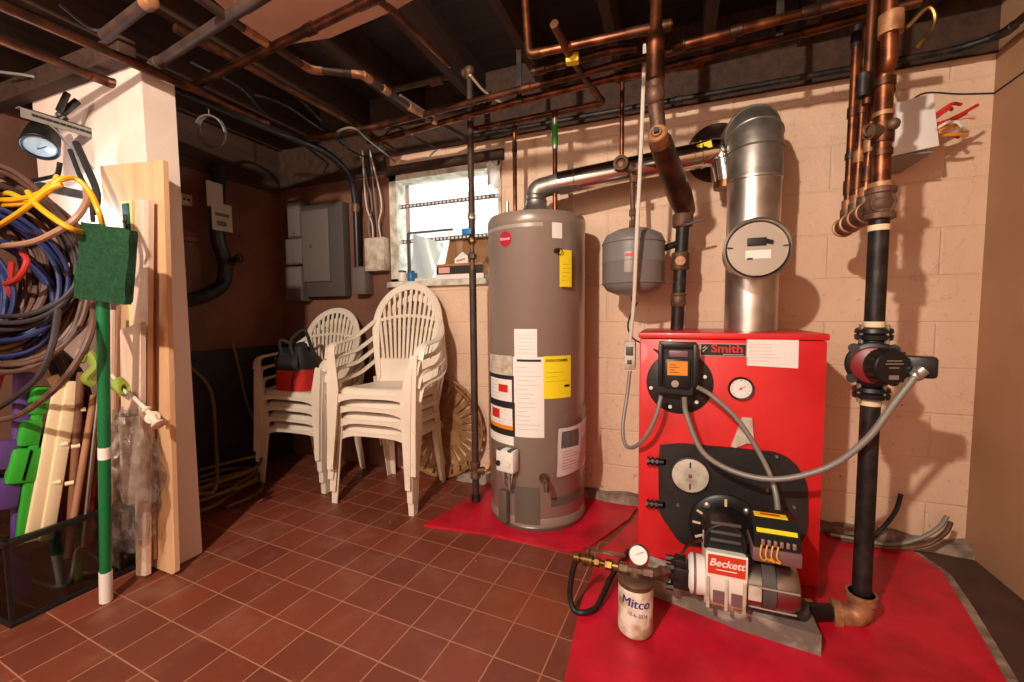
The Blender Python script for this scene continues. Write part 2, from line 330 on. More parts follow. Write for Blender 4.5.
    def sheet(s, fn, nu, nv, t=0.0, nrm=None):
        """grid surface fn(u, v), with a second skin offset by t along its normal"""
        g = [[V(fn(i / nu, j / nv)) for j in range(nv + 1)] for i in range(nu + 1)]
        W = nv + 1; vs = [p for r in g for p in r]
        fs = [(i * W + j, (i + 1) * W + j, (i + 1) * W + j + 1, i * W + j + 1) for i in range(nu) for j in range(nv)]
        if t:
            off = []
            for i in range(nu + 1):
                for j in range(nv + 1):
                    du = g[min(i + 1, nu)][j] - g[max(i - 1, 0)][j]; dv = g[i][min(j + 1, nv)] - g[i][max(j - 1, 0)]
                    q = du.cross(dv); q = q.normalized() if q.length > 1e-12 else Vector((0, 0, 1)); off.append(g[i][j] - q * t)
            o = len(vs); vs += off
            fs += [tuple(reversed([k + o for k in f])) for f in fs[:]]
            rim = [(i, 0) for i in range(nu + 1)] + [(nu, j) for j in range(1, nv + 1)] + [(i, nv) for i in range(nu - 1, -1, -1)] + [(0, j) for j in range(nv - 1, 0, -1)]
            for k in range(len(rim)):
                a, b = rim[k], rim[(k + 1) % len(rim)]; ia, ib = a[0] * W + a[1], b[0] * W + b[1]
                fs.append((ib, ia, ia + o, ib + o))
        return s.mesh(vs, fs)
    def build(s, name, mats, parent=None, angle=0.7, world=True):
        me = bpy.data.meshes.new(name)
        off = Vector((0, 0, 0)); p = parent
        while p is not None and world: off += p.location; p = p.parent
        me.from_pydata([v - off for v in s.v], [], s.f)
        if not isinstance(mats, (list, tuple)): mats = [mats]
        for m in mats: me.materials.append(M[m] if isinstance(m, str) else m)
        me.polygons.foreach_set('material_index', s.mi)
        me.polygons.foreach_set('use_smooth', [True] * len(s.f))
        me.update()
        bm = bmesh.new(); bm.from_mesh(me); bmesh.ops.recalc_face_normals(bm, faces=bm.faces[:]); bm.to_mesh(me); bm.free()
        me.set_sharp_from_angle(angle=angle)
        o = bpy.data.objects.new(name, me); COL.objects.link(o)
        if parent is not None: o.parent = parent
        return o

def tag(o, label, cat, group=None, kind=None):
    if label: o['label'] = label
    if cat: o['category'] = cat
    if group: o['group'] = group
    if kind: o['kind'] = kind
    return o

def thing(name, label, cat, loc, group=None):
    o = bpy.data.objects.new(name, None); o.empty_display_size = 0.05; COL.objects.link(o); o.location = loc
    return tag(o, label, cat, group)

def struct(name, mb, m, label=None, angle=0.7):
    o = mb.build(name, m, None, angle); o['kind'] = 'structure'
    if label: o['label'] = label
    return o

def copy_tree(o, parent=None):
    c = o.copy(); COL.objects.link(c)
    if parent is not None: c.parent = parent
    for ch in list(o.children): copy_tree(ch, c)
    return c

def fillet(pts, r, n=5):
    """polyline with its corners rounded"""
    pts = [V(p) for p in pts]; out = [pts[0]]
    for i in range(1, len(pts) - 1):
        a, b, c = pts[i - 1], pts[i], pts[i + 1]
        k = min(r, (a - b).length * 0.48, (c - b).length * 0.48)
        p = b + (a - b).normalized() * k; q = b + (c - b).normalized() * k
        for j in range(n + 1):
            t = j / n; out.append(p * (1 - t) ** 2 + b * 2 * t * (1 - t) + q * t * t)
    out.append(pts[-1]); return out

def spline(pts, n=8):
    """smooth curve through points"""
    pts = [V(p) for p in pts]; P = [pts[0] * 2 - pts[1]] + pts + [pts[-1] * 2 - pts[-2]]; out = []
    for i in range(1, len(P) - 2):
        a, b, c, d = P[i - 1], P[i], P[i + 1], P[i + 2]
        for j in range(n):
            t = j / n; out.append(0.5 * ((2 * b) + (c - a) * t + (2 * a - 5 * b + 4 * c - d) * t * t + (3 * b - a - 3 * c + d) * t ** 3))
    out.append(pts[-1]); return out

def lettering(name, body, size, place, m, parent, bold=0.0, squeeze=1.0, shear=0.0):
    """words as a flat mesh; place(x, y) puts each point of the centred text into the scene"""
    cu = bpy.data.curves.new(name, 'FONT'); cu.body = body; cu.size = size; cu.align_x = 'CENTER'; cu.align_y = 'CENTER'; cu.offset = bold; cu.resolution_u = 3; cu.shear = shear
    t = bpy.data.objects.new(name + '_source', cu); COL.objects.link(t)
    dg = bpy.context.evaluated_depsgraph_get(); me = bpy.data.meshes.new_from_object(t.evaluated_get(dg))
    vs = [v.co.copy() for v in me.vertices]; fs = [list(p.vertices) for p in me.polygons]
    bpy.data.objects.remove(t); bpy.data.curves.remove(cu); bpy.data.meshes.remove(me)
    b = MB(); b.mesh([place(v.x * squeeze, v.y) for v in vs], fs)
    return b.build(name, m, parent)

# ------------------------------------------------------------------ the room
YB, XR, XL = 2.40, 1.225, -2.83
JZ, DZ = 2.31, 2.53
b = MB(); b.span((-3.9, -2.3, -0.06), (1.4, 2.7, 0)); struct('floor', b, 'tile')

# back wall with the window opening
WX0, WX1, WZ0, WZ1 = -1.80, -0.985, 1.30, 2.005
b = MB()
b.m = 1; b.span((-3.9, YB, 0), (WX0, YB + 0.22, 2.135)); b.m = 0; b.span((WX1, YB, 0), (1.5, YB + 0.22, 2.135))  # left of the window the wall's shade is put into its colour
b.span((WX0, YB, 0), (WX1, YB + 0.22, WZ0)); b.span((WX0, YB, WZ1), (WX1, YB + 0.22, 2.135))
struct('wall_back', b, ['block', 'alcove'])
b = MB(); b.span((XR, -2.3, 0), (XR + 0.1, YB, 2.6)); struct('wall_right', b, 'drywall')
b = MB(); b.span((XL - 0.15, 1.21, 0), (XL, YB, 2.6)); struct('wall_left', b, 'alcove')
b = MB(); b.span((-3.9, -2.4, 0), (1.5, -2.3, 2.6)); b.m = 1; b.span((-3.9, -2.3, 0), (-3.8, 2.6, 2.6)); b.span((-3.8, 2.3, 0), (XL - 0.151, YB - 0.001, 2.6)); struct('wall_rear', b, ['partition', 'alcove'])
b = MB(); b.span((-2.83, 1.09, 0), (-2.0, 1.21, 2.10)); struct('wall_partition', b, 'partition')
# rough concrete curb along the foot of the back wall
def curb(x0, x1, n=40):
    b = MB(); rnd = random.Random(3)
    hs = [0.045 + 0.02 * rnd.random() for _ in range(n + 1)]; ds = [0.05 + 0.025 * rnd.random() for _ in range(n + 1)]
    vs = []
    for i in range(n + 1):
        x = x0 + (x1 - x0) * i / n
        vs += [(x, YB + 0.002, hs[i]), (x, YB - ds[i] * 0.7, hs[i] * 0.95), (x, YB - ds[i], 0.0)]
    b.mesh(vs, [(3 * i + k, 3 * i + 3 + k, 3 * i + 4 + k, 3 * i + 1 + k) for i in range(n) for k in (0, 1)])
    return b
struct('baseboard_back', curb(-1.3, XR), 'concrete')

# ceiling deck and joists
b = MB(); b.span((-3.9, -2.4, DZ), (1.5, 2.7, DZ + 0.1))
ceiling = struct('ceiling', b, 'deck')
for i, x in enumerate([-3.6, -3.19, -2.78, -2.40, -1.96, -1.53, -1.10, -0.68, -0.28, 0.13, 0.54, 0.95]):
    b = MB(); b.span((x - 0.022, -2.3, JZ), (x + 0.022, YB + 0.1, DZ)); j = b.build('joist', 'joist', ceiling); j['kind'] = 'structure'
b = MB(); b.span((-3.9, YB - 0.012, 2.1352), (XR, YB + 0.14, DZ - 0.001)); b.span((WX0 - 0.02, YB - 0.03, WZ1), (WX1 + 0.02, YB + 0.1, WZ1 + 0.06))
b.span((XL + 0.0005, 1.212, 2.0), (XL + 0.03, YB - 0.013, DZ - 0.001)); b.span((XL + 0.031, YB - 0.012, 2.03), (WX0 - 0.03, YB - 0.0005, 2.135))
struct('trim_1', b, 'joist')
# patch of painted board under the joists
b = MB(); b.prism([V2[:2] for V2 in ((-1.530, 1.041, 2.200), (-1.579, 1.243, 2.200), (-1.611, 1.338, 2.200), (-1.315, 1.389, 2.200), (-0.962, 1.356, 2.200), (-0.775, 1.315, 2.200), (-1.059, 1.012, 2.200))], (0, 0, 2.2), (1, 0, 0), (0, 1, 0), 0.012)
tag(b.build('ceiling_board', 'peach'), 'peach painted board nailed under the joists at the top of the picture', 'ceiling board')

# red painted concrete pads
def pad(poly, z):
    b = MB(); b.prism(poly, (0, 0, 0.0005), (1, 0, 0), (0, 1, 0), z); return b
HP = [(-1.17, 1.76), (-1.02, 1.775), (-0.80, 1.795), (-0.60, 1.79), (-0.43, 1.79), (-0.355, 1.835), (-0.30, 1.95), (-0.20, 2.18), (-0.17, 2.34), (-0.50, 2.345), (-1.085, 2.345), (-1.10, 2.25), (-1.09, 2.12), (-1.13, 1.93)]
struct('floor_pad', pad(HP, 0.012), 'redpaint', 'red painted pad under the grey water heater')
BP = [(-0.27, 1.02), (-0.285, 1.20), (-0.30, 1.42), (-0.295, 1.62), (-0.29, 1.80), (-0.25, 1.93), (-0.18, 2.15), (-0.15, 2.33), (0.90, 2.33), (1.00, 2.28), (1.03, 2.14), (0.985, 1.92), (0.94, 1.72), (0.90, 1.55), (0.86, 1.30), (0.82, 0.95), (0.3, 0.9)]
struct('floor_pad', pad(BP, 0.022), 'redpaint', 'red painted pad under the red boiler')
BE = [(0.90, 2.345), (1.02, 2.29), (1.055, 2.14), (1.015, 1.92), (0.97, 1.72), (0.93, 1.55), (0.885, 1.28), (0.84, 0.95), (0.80, 0.95), (0.86, 1.30), (0.90, 1.55), (0.94, 1.72), (0.985, 1.92), (1.03, 2.14), (1.00, 2.28), (0.88, 2.335)]
struct('trim_2', pad(BE, 0.018), 'concrete', 'bare concrete edge of the red boiler pad')
DK = [(1.02, 2.345), (1.224, 2.345), (1.224, 0.8), (0.84, 0.9), (0.93, 1.55), (0.97, 1.72), (1.015, 1.92), (1.055, 2.14)]
struct('trim_3', pad(DK, 0.004), mat('dark_stone_floor', '#54392f', 0.6, hex2='#3f2a23', scale=5, amount=0.5, bump=0.3, bscale=18), 'dark bare strip of floor beside the right wall')

# window in the back wall
w = MB(); t = 0.035
for a in ((WX0, WZ0, WX0 + t * 1.6, WZ1), (WX1 - t * 0.6, WZ0, WX1, WZ1), (WX0, WZ1 - t, WX1, WZ1), (WX0, WZ0, WX1, WZ0 + t * 0.6)):
    w.span((a[0], YB - 0.015, a[1]), (a[2], YB + 0.09, a[3]))
win = struct('window_1', w, 'oldframe', 'basement window behind the iron gas pipe')
w = MB(); w.span((WX0 + 0.03, YB + 0.05, WZ0 + 0.02), (WX1 - 0.02, YB + 0.054, WZ1 - 0.03)); o = w.build('window_pane', 'windowglass', win)
w = MB(); w.span((WX0 - 0.02, YB - 0.04, WZ0 - 0.035), (WX1 + 0.015, YB + 0.16, WZ0)); w.build('window_sill', 'oldframe', win)
for z, sx in (((-1.517, 2.440, 1.809)[2], 0.0), ((-1.523, 2.440, 1.574)[2], 0.0)):
    w = MB(); w.span((WX0 + 0.02, YB + 0.030, z - 0.012), (WX1 - 0.01, YB + 0.036, z + 0.012)); w.m = 1
    k = 26
    for i in range(k):
        x = WX0 + 0.05 + (WX1 - WX0 - 0.08) * i / k; w.span((x, YB + 0.0285, z - 0.006), (x + 0.016, YB + 0.031, z + 0.006))
    w.build('window_rail', ['darkgrey', 'white'], win)
w = MB(); z = (-1.396, 2.420, 1.626)[2]; w.span((-1.68, YB + 0.015, z - 0.006), (-1.34, YB + 0.028, z + 0.006)); w.span((-1.685, YB + 0.012, WZ0 + 0.03), (-1.672, YB + 0.026, z)); w.build('window_stop', 'darkgrey', win)
# white window well outside
w = MB(); w.span((-2.6, YB + 0.22, 1.15), (-0.3, YB + 1.1, 1.2)); w.span((-2.6, YB + 0.95, 1.2), (-0.3, YB + 1.0, 2.15))
struct('trim_4', w, 'wellwhite', 'white wall of the window well outside the window')
# soot stain round the flue opening in the wall
th = MB(); th.lathe([(0.02, 0), (0.145, 0), (0.145, 0.01), (0.12, 0.02)], (0.19, YB + 0.002, 1.88), (0, -1, 0), 28); struct('trim_5', th, 'soot', 'sooty ring round the flue opening behind the flue elbow')

# ------------------------------------------------------------------ water heater
HX, HY, HR = -0.678, 2.12, 0.252
def xz(pts): return [(p[0], p[2]) for p in pts]
def on_heater(a, z, d=0.001): return (HX + (HR + d) * math.cos(a), HY + (HR + d) * math.sin(a), z)
wh = thing('water_heater', 'tall grey cylindrical water heater standing on the red floor pad', 'water heater', (HX, HY, 0.012))
b = MB(); b.lathe([(HR - 0.012, 0.03), (HR, 0.03), (HR, 0.075), (HR - 0.004, 0.08), (HR, 0.085), (HR, 1.50), (HR + 0.003, 1.505), (HR + 0.003, 1.545), (HR - 0.006, 1.563), (HR - 0.04, 1.572), (0.01, 1.578)], (HX, HY, 0), n=64)
b.build('body', 'heater', wh)
b = MB(); b.lathe([(HR - 0.03, 0.0125), (HR - 0.004, 0.0125), (HR + 0.004, 0.035), (HR + 0.001, 0.04), (HR - 0.03, 0.04)], (HX, HY, 0), n=56); b.build('base_ring', 'heater2', wh)
b = MB(); b.lathe([(0.095, 1.578), (0.105, 1.59), (0.07, 1.62), (0.056, 1.64), (0.056, 1.66)], (HX, HY, 0), n=28)
for k in range(3):
    a = k * 2.1 + 0.4; b.bar((HX + 0.09 * math.cos(a), HY + 0.09 * math.sin(a), 1.57), (HX + 0.075 * math.cos(a), HY + 0.075 * math.sin(a), 1.615), 0.012, 0.003)
b.build('draft_hood', 'galvdull', wh)
def lab(name, c0, c1, m, d, parent, thick=0):
    b = MB(); b.patch((HX, HY), HR + d, c0[0], c1[0], c0[1], c1[1]); return b.build(name, m, parent)
def heater_text(name, body, size, c, m, parent, d=0.003, squeeze=1.0, bold=0.0):
    return lettering(name, body, size, lambda x, y: on_heater(c[0] + x / HR, c[1] + y, d), m, parent, bold, squeeze)
def ruled(parent, c0, c1, rows, m, d, rnd, wmin=0.4, hh=0.0016):
    """rows of small print, as thin bars along the label"""
    b = MB(); a0, a1 = min(c0[0], c1[0]), max(c0[0], c1[0]); z0, z1 = min(c0[1], c1[1]), max(c0[1], c1[1])
    for k in range(rows):
        z = z1 - (z1 - z0) * (k + 0.8) / (rows + 0.6); w = (a1 - a0) * (wmin + (0.92 - wmin) * rnd.random())
        b.patch((HX, HY), HR + d, a0 + (a1 - a0) * 0.05, a0 + (a1 - a0) * 0.05 + w, z, z + hh, 5)
    return b.build('small_print', m, parent)
rl = random.Random(5)
# clear sticker, round badge, small white label
o = lab('brand_sticker', (-2.7159, 1.4842), (-1.1365, 1.5025), mat('sticker_grey', '#a3958a', 0.35), 0.001, wh)
b = MB(); c = (-1.8844, 1.4361)
b.mesh([on_heater(c[0], c[1], 0.003)] + [on_heater(c[0] + 0.036 / HR * math.cos(PI * 2 * k / 28), c[1] + 0.036 * math.sin(PI * 2 * k / 28), 0.003) for k in range(28)], [(0, 1 + k, 1 + (k + 1) % 28) for k in range(28)])
bd = b.build('round_badge', 'logored', wh)
heater_text('badge_lettering', 'Rheem', 0.021, c, 'white', bd, 0.005)
o = lab('rating_label', (-0.9671, 1.4301), (-0.7616, 1.5067), 'white', 0.001, wh)
# tall white instruction label with warnings
il = lab('instruction_label', (-1.7398, 0.4837), (-1.128, 0.8734), 'white', 0.0012, wh)
lab('label_strip', (-1.7026, 0.8667), (-1.257, 1.0064), 'white', 0.0012, il)
ruled(il, (-1.6914, 0.8765), (-1.276, 0.9923), 6, 'grey', 0.002, rl)
ruled(il, (-1.6838, 0.5055), (-1.1663, 0.8402), 15, 'grey', 0.002, rl)
lab('label_rule', (-1.6499, 0.8504), (-1.1848, 0.8617), 'ink', 0.0021, il)
lab('foot_strip', (-2.7183, 0.4355), (-1.7344, 0.5632), 'white', 0.0012, il)
lab('orange_rule', (-2.5698, 0.5107), (-1.7478, 0.5652), 'orange', 0.002, il)
w1 = lab('notice_panel', (-2.7177, 0.7549), (-1.7575, 0.8758), 'offwhite', 0.0012, il)
ruled(w1, (-2.5013, 0.7732), (-1.7806, 0.8658), 4, 'grey', 0.002, rl)
for c0, c1, d0, d1, r0_, r1_ in (((-2.7169, 0.6096), (-1.7169, 0.7792), (-2.4823, 0.6508), (-1.7624, 0.7589), (-2.1153, 0.6946), (-1.858, 0.7323)),
                       ((-2.7173, 0.4793), (-1.7002, 0.6477), (-2.5079, 0.5305), (-1.757, 0.6167), (-2.39, 0.5586), (-2.0886, 0.6046))):
    wp = lab('warning_panel', c0, c1, 'ink', 0.0016, il)
    lab('warning_field', d0, d1, 'white', 0.0022, wp); lab('warning_mark', r0_, r1_, 'redink', 0.0028, wp); ruled(wp, d0, d1, 5, 'grey', 0.0026, rl)
# energy label
yl = lab('energy_label', (-1.1407, 0.6723), (-0.5589, 0.8768), 'yellow', 0.0018, wh)
for dz in (-0.0007, 0.0007): heater_text('energy_heading', 'ENERGYGUIDE', 0.0185, (-0.8724, 0.8548), 'ink', yl, 0.0032 + dz, 0.92 + 12 * dz, 0.0)
ruled(yl, (-1.111, 0.7395), (-0.5984, 0.8141), 3, 'ink', 0.003, rl, 0.3, 0.001)
lab('energy_mark', (-0.7204, 0.7242), (-0.5984, 0.7358), 'ink', 0.003, yl)
# gas control valve
gc = (-1.8022, 0.3712); ga = gc[0]; gz = gc[1]
gd = Vector((math.cos(ga), math.sin(ga), 0)); gs = Vector((-math.sin(ga), math.cos(ga), 0))
gp = Vector((HX, HY, gz)) + gd * (HR + 0.03)
gr = Matrix((gs, gd, Vector((0, 0, 1)))).transposed()
b = MB(); b.box(gp, (0.104, 0.058, 0.112), 0, 0.012, gr); gv = b.build('gas_control', 'whiteplastic', wh)
b = MB(); b.cyl(gp + gd * 0.028 - gs * 0.034 + Vector((0, 0, -0.012)), gp + gd * 0.037 - gs * 0.034 + Vector((0, 0, -0.012)), 0.013); b.build('igniter_button', 'ink', gv)
b = MB(); b.cyl(gp + gd * 0.028 + gs * 0.02 + Vector((0, 0, -0.005)), gp + gd * 0.034 + gs * 0.02 + Vector((0, 0, -0.005)), 0.018); b.build('dial', 'whiteplastic', gv)
for q in (-0.03, 0.03): b = MB(); b.box(gp + gs * q + gd * 0.005 + Vector((0, 0, 0.054)), (0.022, 0.05, 0.012), 0, 0.003, gr); b.build('clip', 'darkgrey', gv)
b = MB()
for q, l in ((-0.02, 0.07), (0.012, 0.10)):
    p = gp + gs * q + gd * 0.004; b.tube(fillet([p + Vector((0, 0, -0.05)), p + Vector((0, 0, -0.05 - l)), p + Vector((0, 0, -0.06 - l)) - gd * 0.03], 0.012), 0.007)
    b.cyl(p + Vector((0, 0, -0.052)), p + Vector((0, 0, -0.078)), 0.012, 6)
p = gp + gs * 0.03; b.tube(spline([p + Vector((0, 0, -0.05)), p + Vector((0, 0, -0.10)) + gd * 0.012, p + gs * -0.02 + Vector((0, 0, -0.135)), p + gs * -0.03 + Vector((0, 0, -0.09)) + gd * 0.01]), 0.004)
b.build('burner_tubes', 'terminal', gv)
b = MB(); c = (-1.9157, 0.0894)
b.bar(on_heater(c[0], 0.05, 0.02), on_heater(c[0], gz - 0.16, 0.02), 0.05, 0.036, gs, 0.006); b.build('tube_cover', 'heater2', wh)
# access panels at the foot, drain valve, knob with yellow tag
for c0, c1 in (((-1.7231, 0.0518), (-1.215, 0.2374)), ((-1.0019, 0.14), (-0.1227, 0.1838))): lab('access_panel', c0, c1, 'heater2', 0.002, wh)
c = (-1.1373, 0.2865); ca, cz = c; cd = Vector((math.cos(ca), math.sin(ca), 0)); p = Vector((HX, HY, cz)) + cd * HR
b = MB(); b.cyl(p, p + cd * 0.012, 0.024, 14); b.cyl(p + cd * 0.01, p + cd * 0.06, 0.014); b.tube(fillet([p + cd * 0.05, p + cd * 0.075, p + cd * 0.082 + Vector((0, 0, -0.035))], 0.012), 0.013); b.build('drain_valve', 'rustiron', wh)
c = (-0.8884, 1.3708); ca, cz = c; cd = Vector((math.cos(ca), math.sin(ca), 0)); p = Vector((HX, HY, cz)) + cd * HR
b = MB(); b.cyl(p, p + cd * 0.022, 0.012, 12); b.torus(p + cd * 0.02 + Vector((0.008, 0, -0.006)), 0.014, 0.002, (0.2, 1, 0), 16, 6); b.build('relief_port', 'oldcopper', wh)
c0, c1 = (-0.8591, 1.2032), (-0.6108, 1.3747)
tg = lab('hang_tag', c0, c1, 'yellow', 0.022, wh); ruled(tg, (-0.8277, 1.2174), (-0.6478, 1.3224), 5, 'orange', 0.0235, rl)
b = MB(); c = (-1.8421, 1.5566); b.cyl((HX - 0.13, HY - 0.08, 1.57), (HX - 0.13, HY - 0.08, 1.655), 0.009); b.cyl((HX - 0.13, HY - 0.08, 1.572), (HX - 0.13, HY - 0.08, 1.59), 0.015, 6); b.build('anode_nipple', 'terminal', wh)

# plastic pouch of papers stuck on the heater
c0, c1 = (-0.9598, 0.2884), (0.179, 0.608)
dl = 0.0
pa0, pa1, pz0, pz1 = c0[0], (-0.1287, 0.4311)[0], c0[1], c1[1]
pch = thing('document_pouch', 'clear plastic pouch with pink and white papers stuck on the grey water heater', 'document pouch', on_heater((pa0 + pa1) / 2, pz0, 0.01))
def pouch_pt(u, v, d, rnd=0.0):
    a = pa0 + (pa1 + 0.24 - pa0) * u + 0.06 * v; z = pz0 + (pz1 - pz0) * v + 0.025 * (u - .5)
    return on_heater(a, z, d + 0.022 * math.sin(u * PI) * (0.4 + 0.6 * math.sin(v * PI)) + 0.004 * math.sin(9 * u + 7 * v))
b = MB(); b.sheet(lambda u, v: pouch_pt(u, v, 0.006), 14, 16); b.build('film', 'pouch', pch)
b = MB(); b.sheet(lambda u, v: pouch_pt(0.06 + u * 0.84, 0.03 + v * 0.74, 0.002), 10, 10, 0.001); pg = b.build('paper', 'white', pch)
b = MB(); b.sheet(lambda u, v: pouch_pt(0.12 + u * 0.32, 0.46 + v * 0.26, 0.0035), 6, 6); b.build('photo_box', 'darkgrey', pg)
b = MB(); b.sheet(lambda u, v: pouch_pt(0.5 + u * 0.4 * (0.35 + 0.65 * v), 0.06 + v * 0.5, 0.0035), 6, 6); b.build('pink_leaf', 'pinkpaper', pg)
b = MB()
for k in range(7): b.sheet(lambda u, v, k=k: pouch_pt(0.14 + u * (0.2 + 0.1 * (k % 3)), 0.40 - k * 0.045 + v * 0.008, 0.0035), 3, 1)
b.build('small_print', 'redink', pg)

# ------------------------------------------------------------------ heater flue running up to the chimney pipe
fp = thing('heater_flue', 'shiny metal flue rising from the water heater to the chimney pipe', 'flue pipe', (HX, HY, 1.66))
fs = (HX, HY, 1.655); f1 = Vector((HX, HY, 1.715)); f2 = Vector((-0.484, 2.170, 1.737)); f3 = Vector((0.129, 2.200, 1.816))
b = MB(); el = fillet([fs, (HX, HY, 1.722), f1 + Vector((0.14, 0.005, 0.030))], 0.055, 8); b.tube(el, 0.050, 20)
for q in (el[0], el[5], el[-1]): pass
b.torus(V(fs) + V(0, 0, 0.012), 0.051, 0.004, (0, 0, 1), 24, 8); b.torus((HX, HY, 1.69), 0.051, 0.004, (0.15, 0, 1), 24, 8); b.build('elbow', 'galvdull', fp)
b = MB(); st = V(el[-1]); b.cyl(st - V(0.02, 0, 0.005), f3, 0.058, 28)
dr = (f3 - st).normalized()
for q in (0.06, 0.62): p = st + dr * q; b.torus(p, 0.0585, 0.003, dr, 24, 6)
b.build('straight_pipe', 'chrome', fp)
b = MB(); e2 = fillet([f3 - dr * 0.02, f3 + dr * 0.07, f3 + dr * 0.09 + V(0.0, 0, -0.14)], 0.09, 8); b.tube(e2, 0.060, 24)
for i in (0, 4, 9): b.torus(e2[i], 0.061, 0.004, (V(e2[min(i + 1, len(e2) - 1)]) - V(e2[max(i - 1, 0)])), 24, 6)
b.build('crimped_elbow', 'chrome', fp)
b = MB(); p = V(e2[-1]); b.cyl(p - V(0, 0, -0.005), p - V(0, 0, 0.035), 0.054, 20); b.build('copper_collar', 'copper', fp)
b = MB(); p = f3 - dr * 0.01; b.bar(p + V(-0.03, -0.056, 0.012), p + V(0.03, -0.056, 0.025), 0.03, 0.003, (0, 0, 1)); b.build('yellow_sticker', 'yellow', fp)

# ------------------------------------------------------------------ red boiler
BX0, BX1, BY, BYB = -0.135, 0.532, 1.84, 2.33
BT = (0.218, 1.840, 0.996)[2]
bo = thing('boiler', 'red steel heating boiler with black front plate on the red pad', 'boiler', ((BX0 + BX1) / 2, (BY + BYB) / 2, 0.0225))
b = MB(); b.span((BX0 + 0.003, BY + 0.003, 0.0225), (BX1 - 0.003, BYB, BT - 0.027), 0.006); b.build('jacket', 'boiler', bo)
b = MB(); b.span((BX0 - 0.002, BY - 0.004, BT - 0.025), (BX1 + 0.002, BYB + 0.004, BT), 0.005); b.build('top_cover', 'boiler', bo)
F0 = BY + 0.003
def fprism(name, pts, m, parent, y, t, bev=False):
    b = MB(); b.prism(xz(pts), (0, y, 0), (1, 0, 0), (0, 0, 1), t); return b.build(name, m, parent)
plate = fillet([(-0.046, 1.838, 0.521), (0.032, 1.838, 0.538), (0.382, 1.838, 0.539), (0.439, 1.838, 0.507), (0.481, 1.838, 0.431), (0.487, 1.838, 0.256), (0.462, 1.838, 0.181), (0.325, 1.838, 0.145), (0.128, 1.838, 0.114), (0.039, 1.838, 0.110), (-0.046, 1.838, 0.230), (-0.051, 1.838, 0.456)], 0.03, 4)
fpn = fprism('front_plate', plate, 'blackpaint', bo, F0, 0.014)
for p in ((0.376, 1.828, 0.524), (0.029, 1.828, 0.277), (0.439, 1.828, 0.335), (0.348, 1.828, 0.388)):
    b = MB(); b.lathe([(0.016 if p[2] > 0.56 else 0.006, 0), (0.013 if p[2] > 0.56 else 0.005, 0.008), (0.004, 0.012)], (p[0], F0 - 0.0135, p[2]), (0, -1, 0), 12); b.build('bolt', 'terminal', fpn)
for p in ((-0.050, 1.810, 0.453), (-0.051, 1.810, 0.268)):
    b = MB(); b.cyl((p[0] + 0.02, F0 - 0.02, p[2]), (p[0] - 0.045, F0 - 0.022, p[2]), 0.012, 10)
    for k in range(3): b.cyl((p[0] - 0.045 + k * 0.018, F0 - 0.022, p[2]), (p[0] - 0.037 + k * 0.018, F0 - 0.022, p[2]), 0.019, 8)
    b.span((p[0] - 0.01, F0 - 0.014, p[2] - 0.012), (p[0] + 0.03, F0 - 0.004, p[2] + 0.012)); b.build('wing_latch', 'black', fpn)
c = (0.073, 1.825, 0.410)
b = MB(); b.lathe([(0.078, 0), (0.076, 0.008), (0.070, 0.010), (0.069, 0.004)], (c[0], F0 - 0.013, c[2]), (0, -1, 0), 36); fr = b.build('port_rim', 'blackpaint', fpn)
b = MB(); b.lathe([(0.07, 0), (0.07, 0.007), (0.066, 0.009), (0.0, 0.0092)], (c[0], F0 - 0.014, c[2]), (0, -1, 0), 36); pd = b.build('port_cover', 'offwhite', fpn)
b = MB(); b.lathe([(0.008, 0), (0.007, 0.006), (0.001, 0.008)], (c[0], F0 - 0.022, c[2]), (0, -1, 0), 12); b.build('screw', 'mauve', pd)
b = MB()
for s in (-1, 1): b.span((c[0] - 0.003, F0 - 0.0245, c[2] + s * 0.045 - 0.012), (c[0] + 0.003, F0 - 0.0228, c[2] + s * 0.045 + 0.012))
b.build('slot', 'ink', pd)
# burner flange with slots
c = V((0.206, 1.800, 0.216))
b = MB(); b.lathe([(0.135, 0), (0.135, 0.012), (0.125, 0.02), (0.09, 0.022), (0.085, 0.016), (0.02, 0.016)], (c.x, F0 - 0.014, c.z), (0, -1, 0), 44); fl = b.build('burner_flange', 'black', fpn)
for a in (150, 175, 205, 91, 27, 50, 128, -5):
    r = math.radians(a); q = Vector((math.cos(r), 0, math.sin(r)))
    b = MB()
    if a in (50, 128): b.lathe([(0.013, 0), (0.012, 0.008), (0.004, 0.013)], V(c.x, F0 - 0.035, c.z) + q * 0.112, (0, -1, 0), 12); b.build('bolt', 'terminal', fl)
    else: b.bar(V(c.x, F0 - 0.0355, c.z) + q * 0.092, V(c.x, F0 - 0.0355, c.z) + q * 0.122, 0.009, 0.003, (0, 1, 0) if False else (q.z, 0, -q.x)); b.build('slot', 'cream', fl)
# control mounting plate and aquastat box
c = V((0.025, 1.835, 0.789))
b = MB(); b.lathe([(0.128, 0), (0.128, 0.006), (0.124, 0.009), (0.0, 0.0092)], (c.x, F0, c.z), (0, -1, 0), 44); cp = b.build('control_plate', 'blackpaint', bo)
for p in ((-0.084, 1.830, 0.763), (-0.008, 1.830, 0.688), (0.092, 1.830, 0.714), (0.121, 1.830, 0.819)):
    b = MB(); b.lathe([(0.008, 0), (0.007, 0.005), (0.002, 0.007)], (p[0], F0 - 0.009, p[2]), (0, -1, 0), 10); b.build('bolt', 'white', cp)
YC = F0 - 0.075
b = MB(); b.prism(xz(fillet([(-0.053, 1.765, 0.961), (0.086, 1.765, 0.952), (0.074, 1.765, 0.751), (-0.054, 1.765, 0.760)], 0.012)), (0, F0 - 0.009, 0), (1, 0, 0), (0, 0, 1), 0.062); cb = b.build('control_box', 'black', cp)
p0, p1 = (-0.051, 1.765, 0.957), (0.090, 1.765, 0.756)
b = MB()
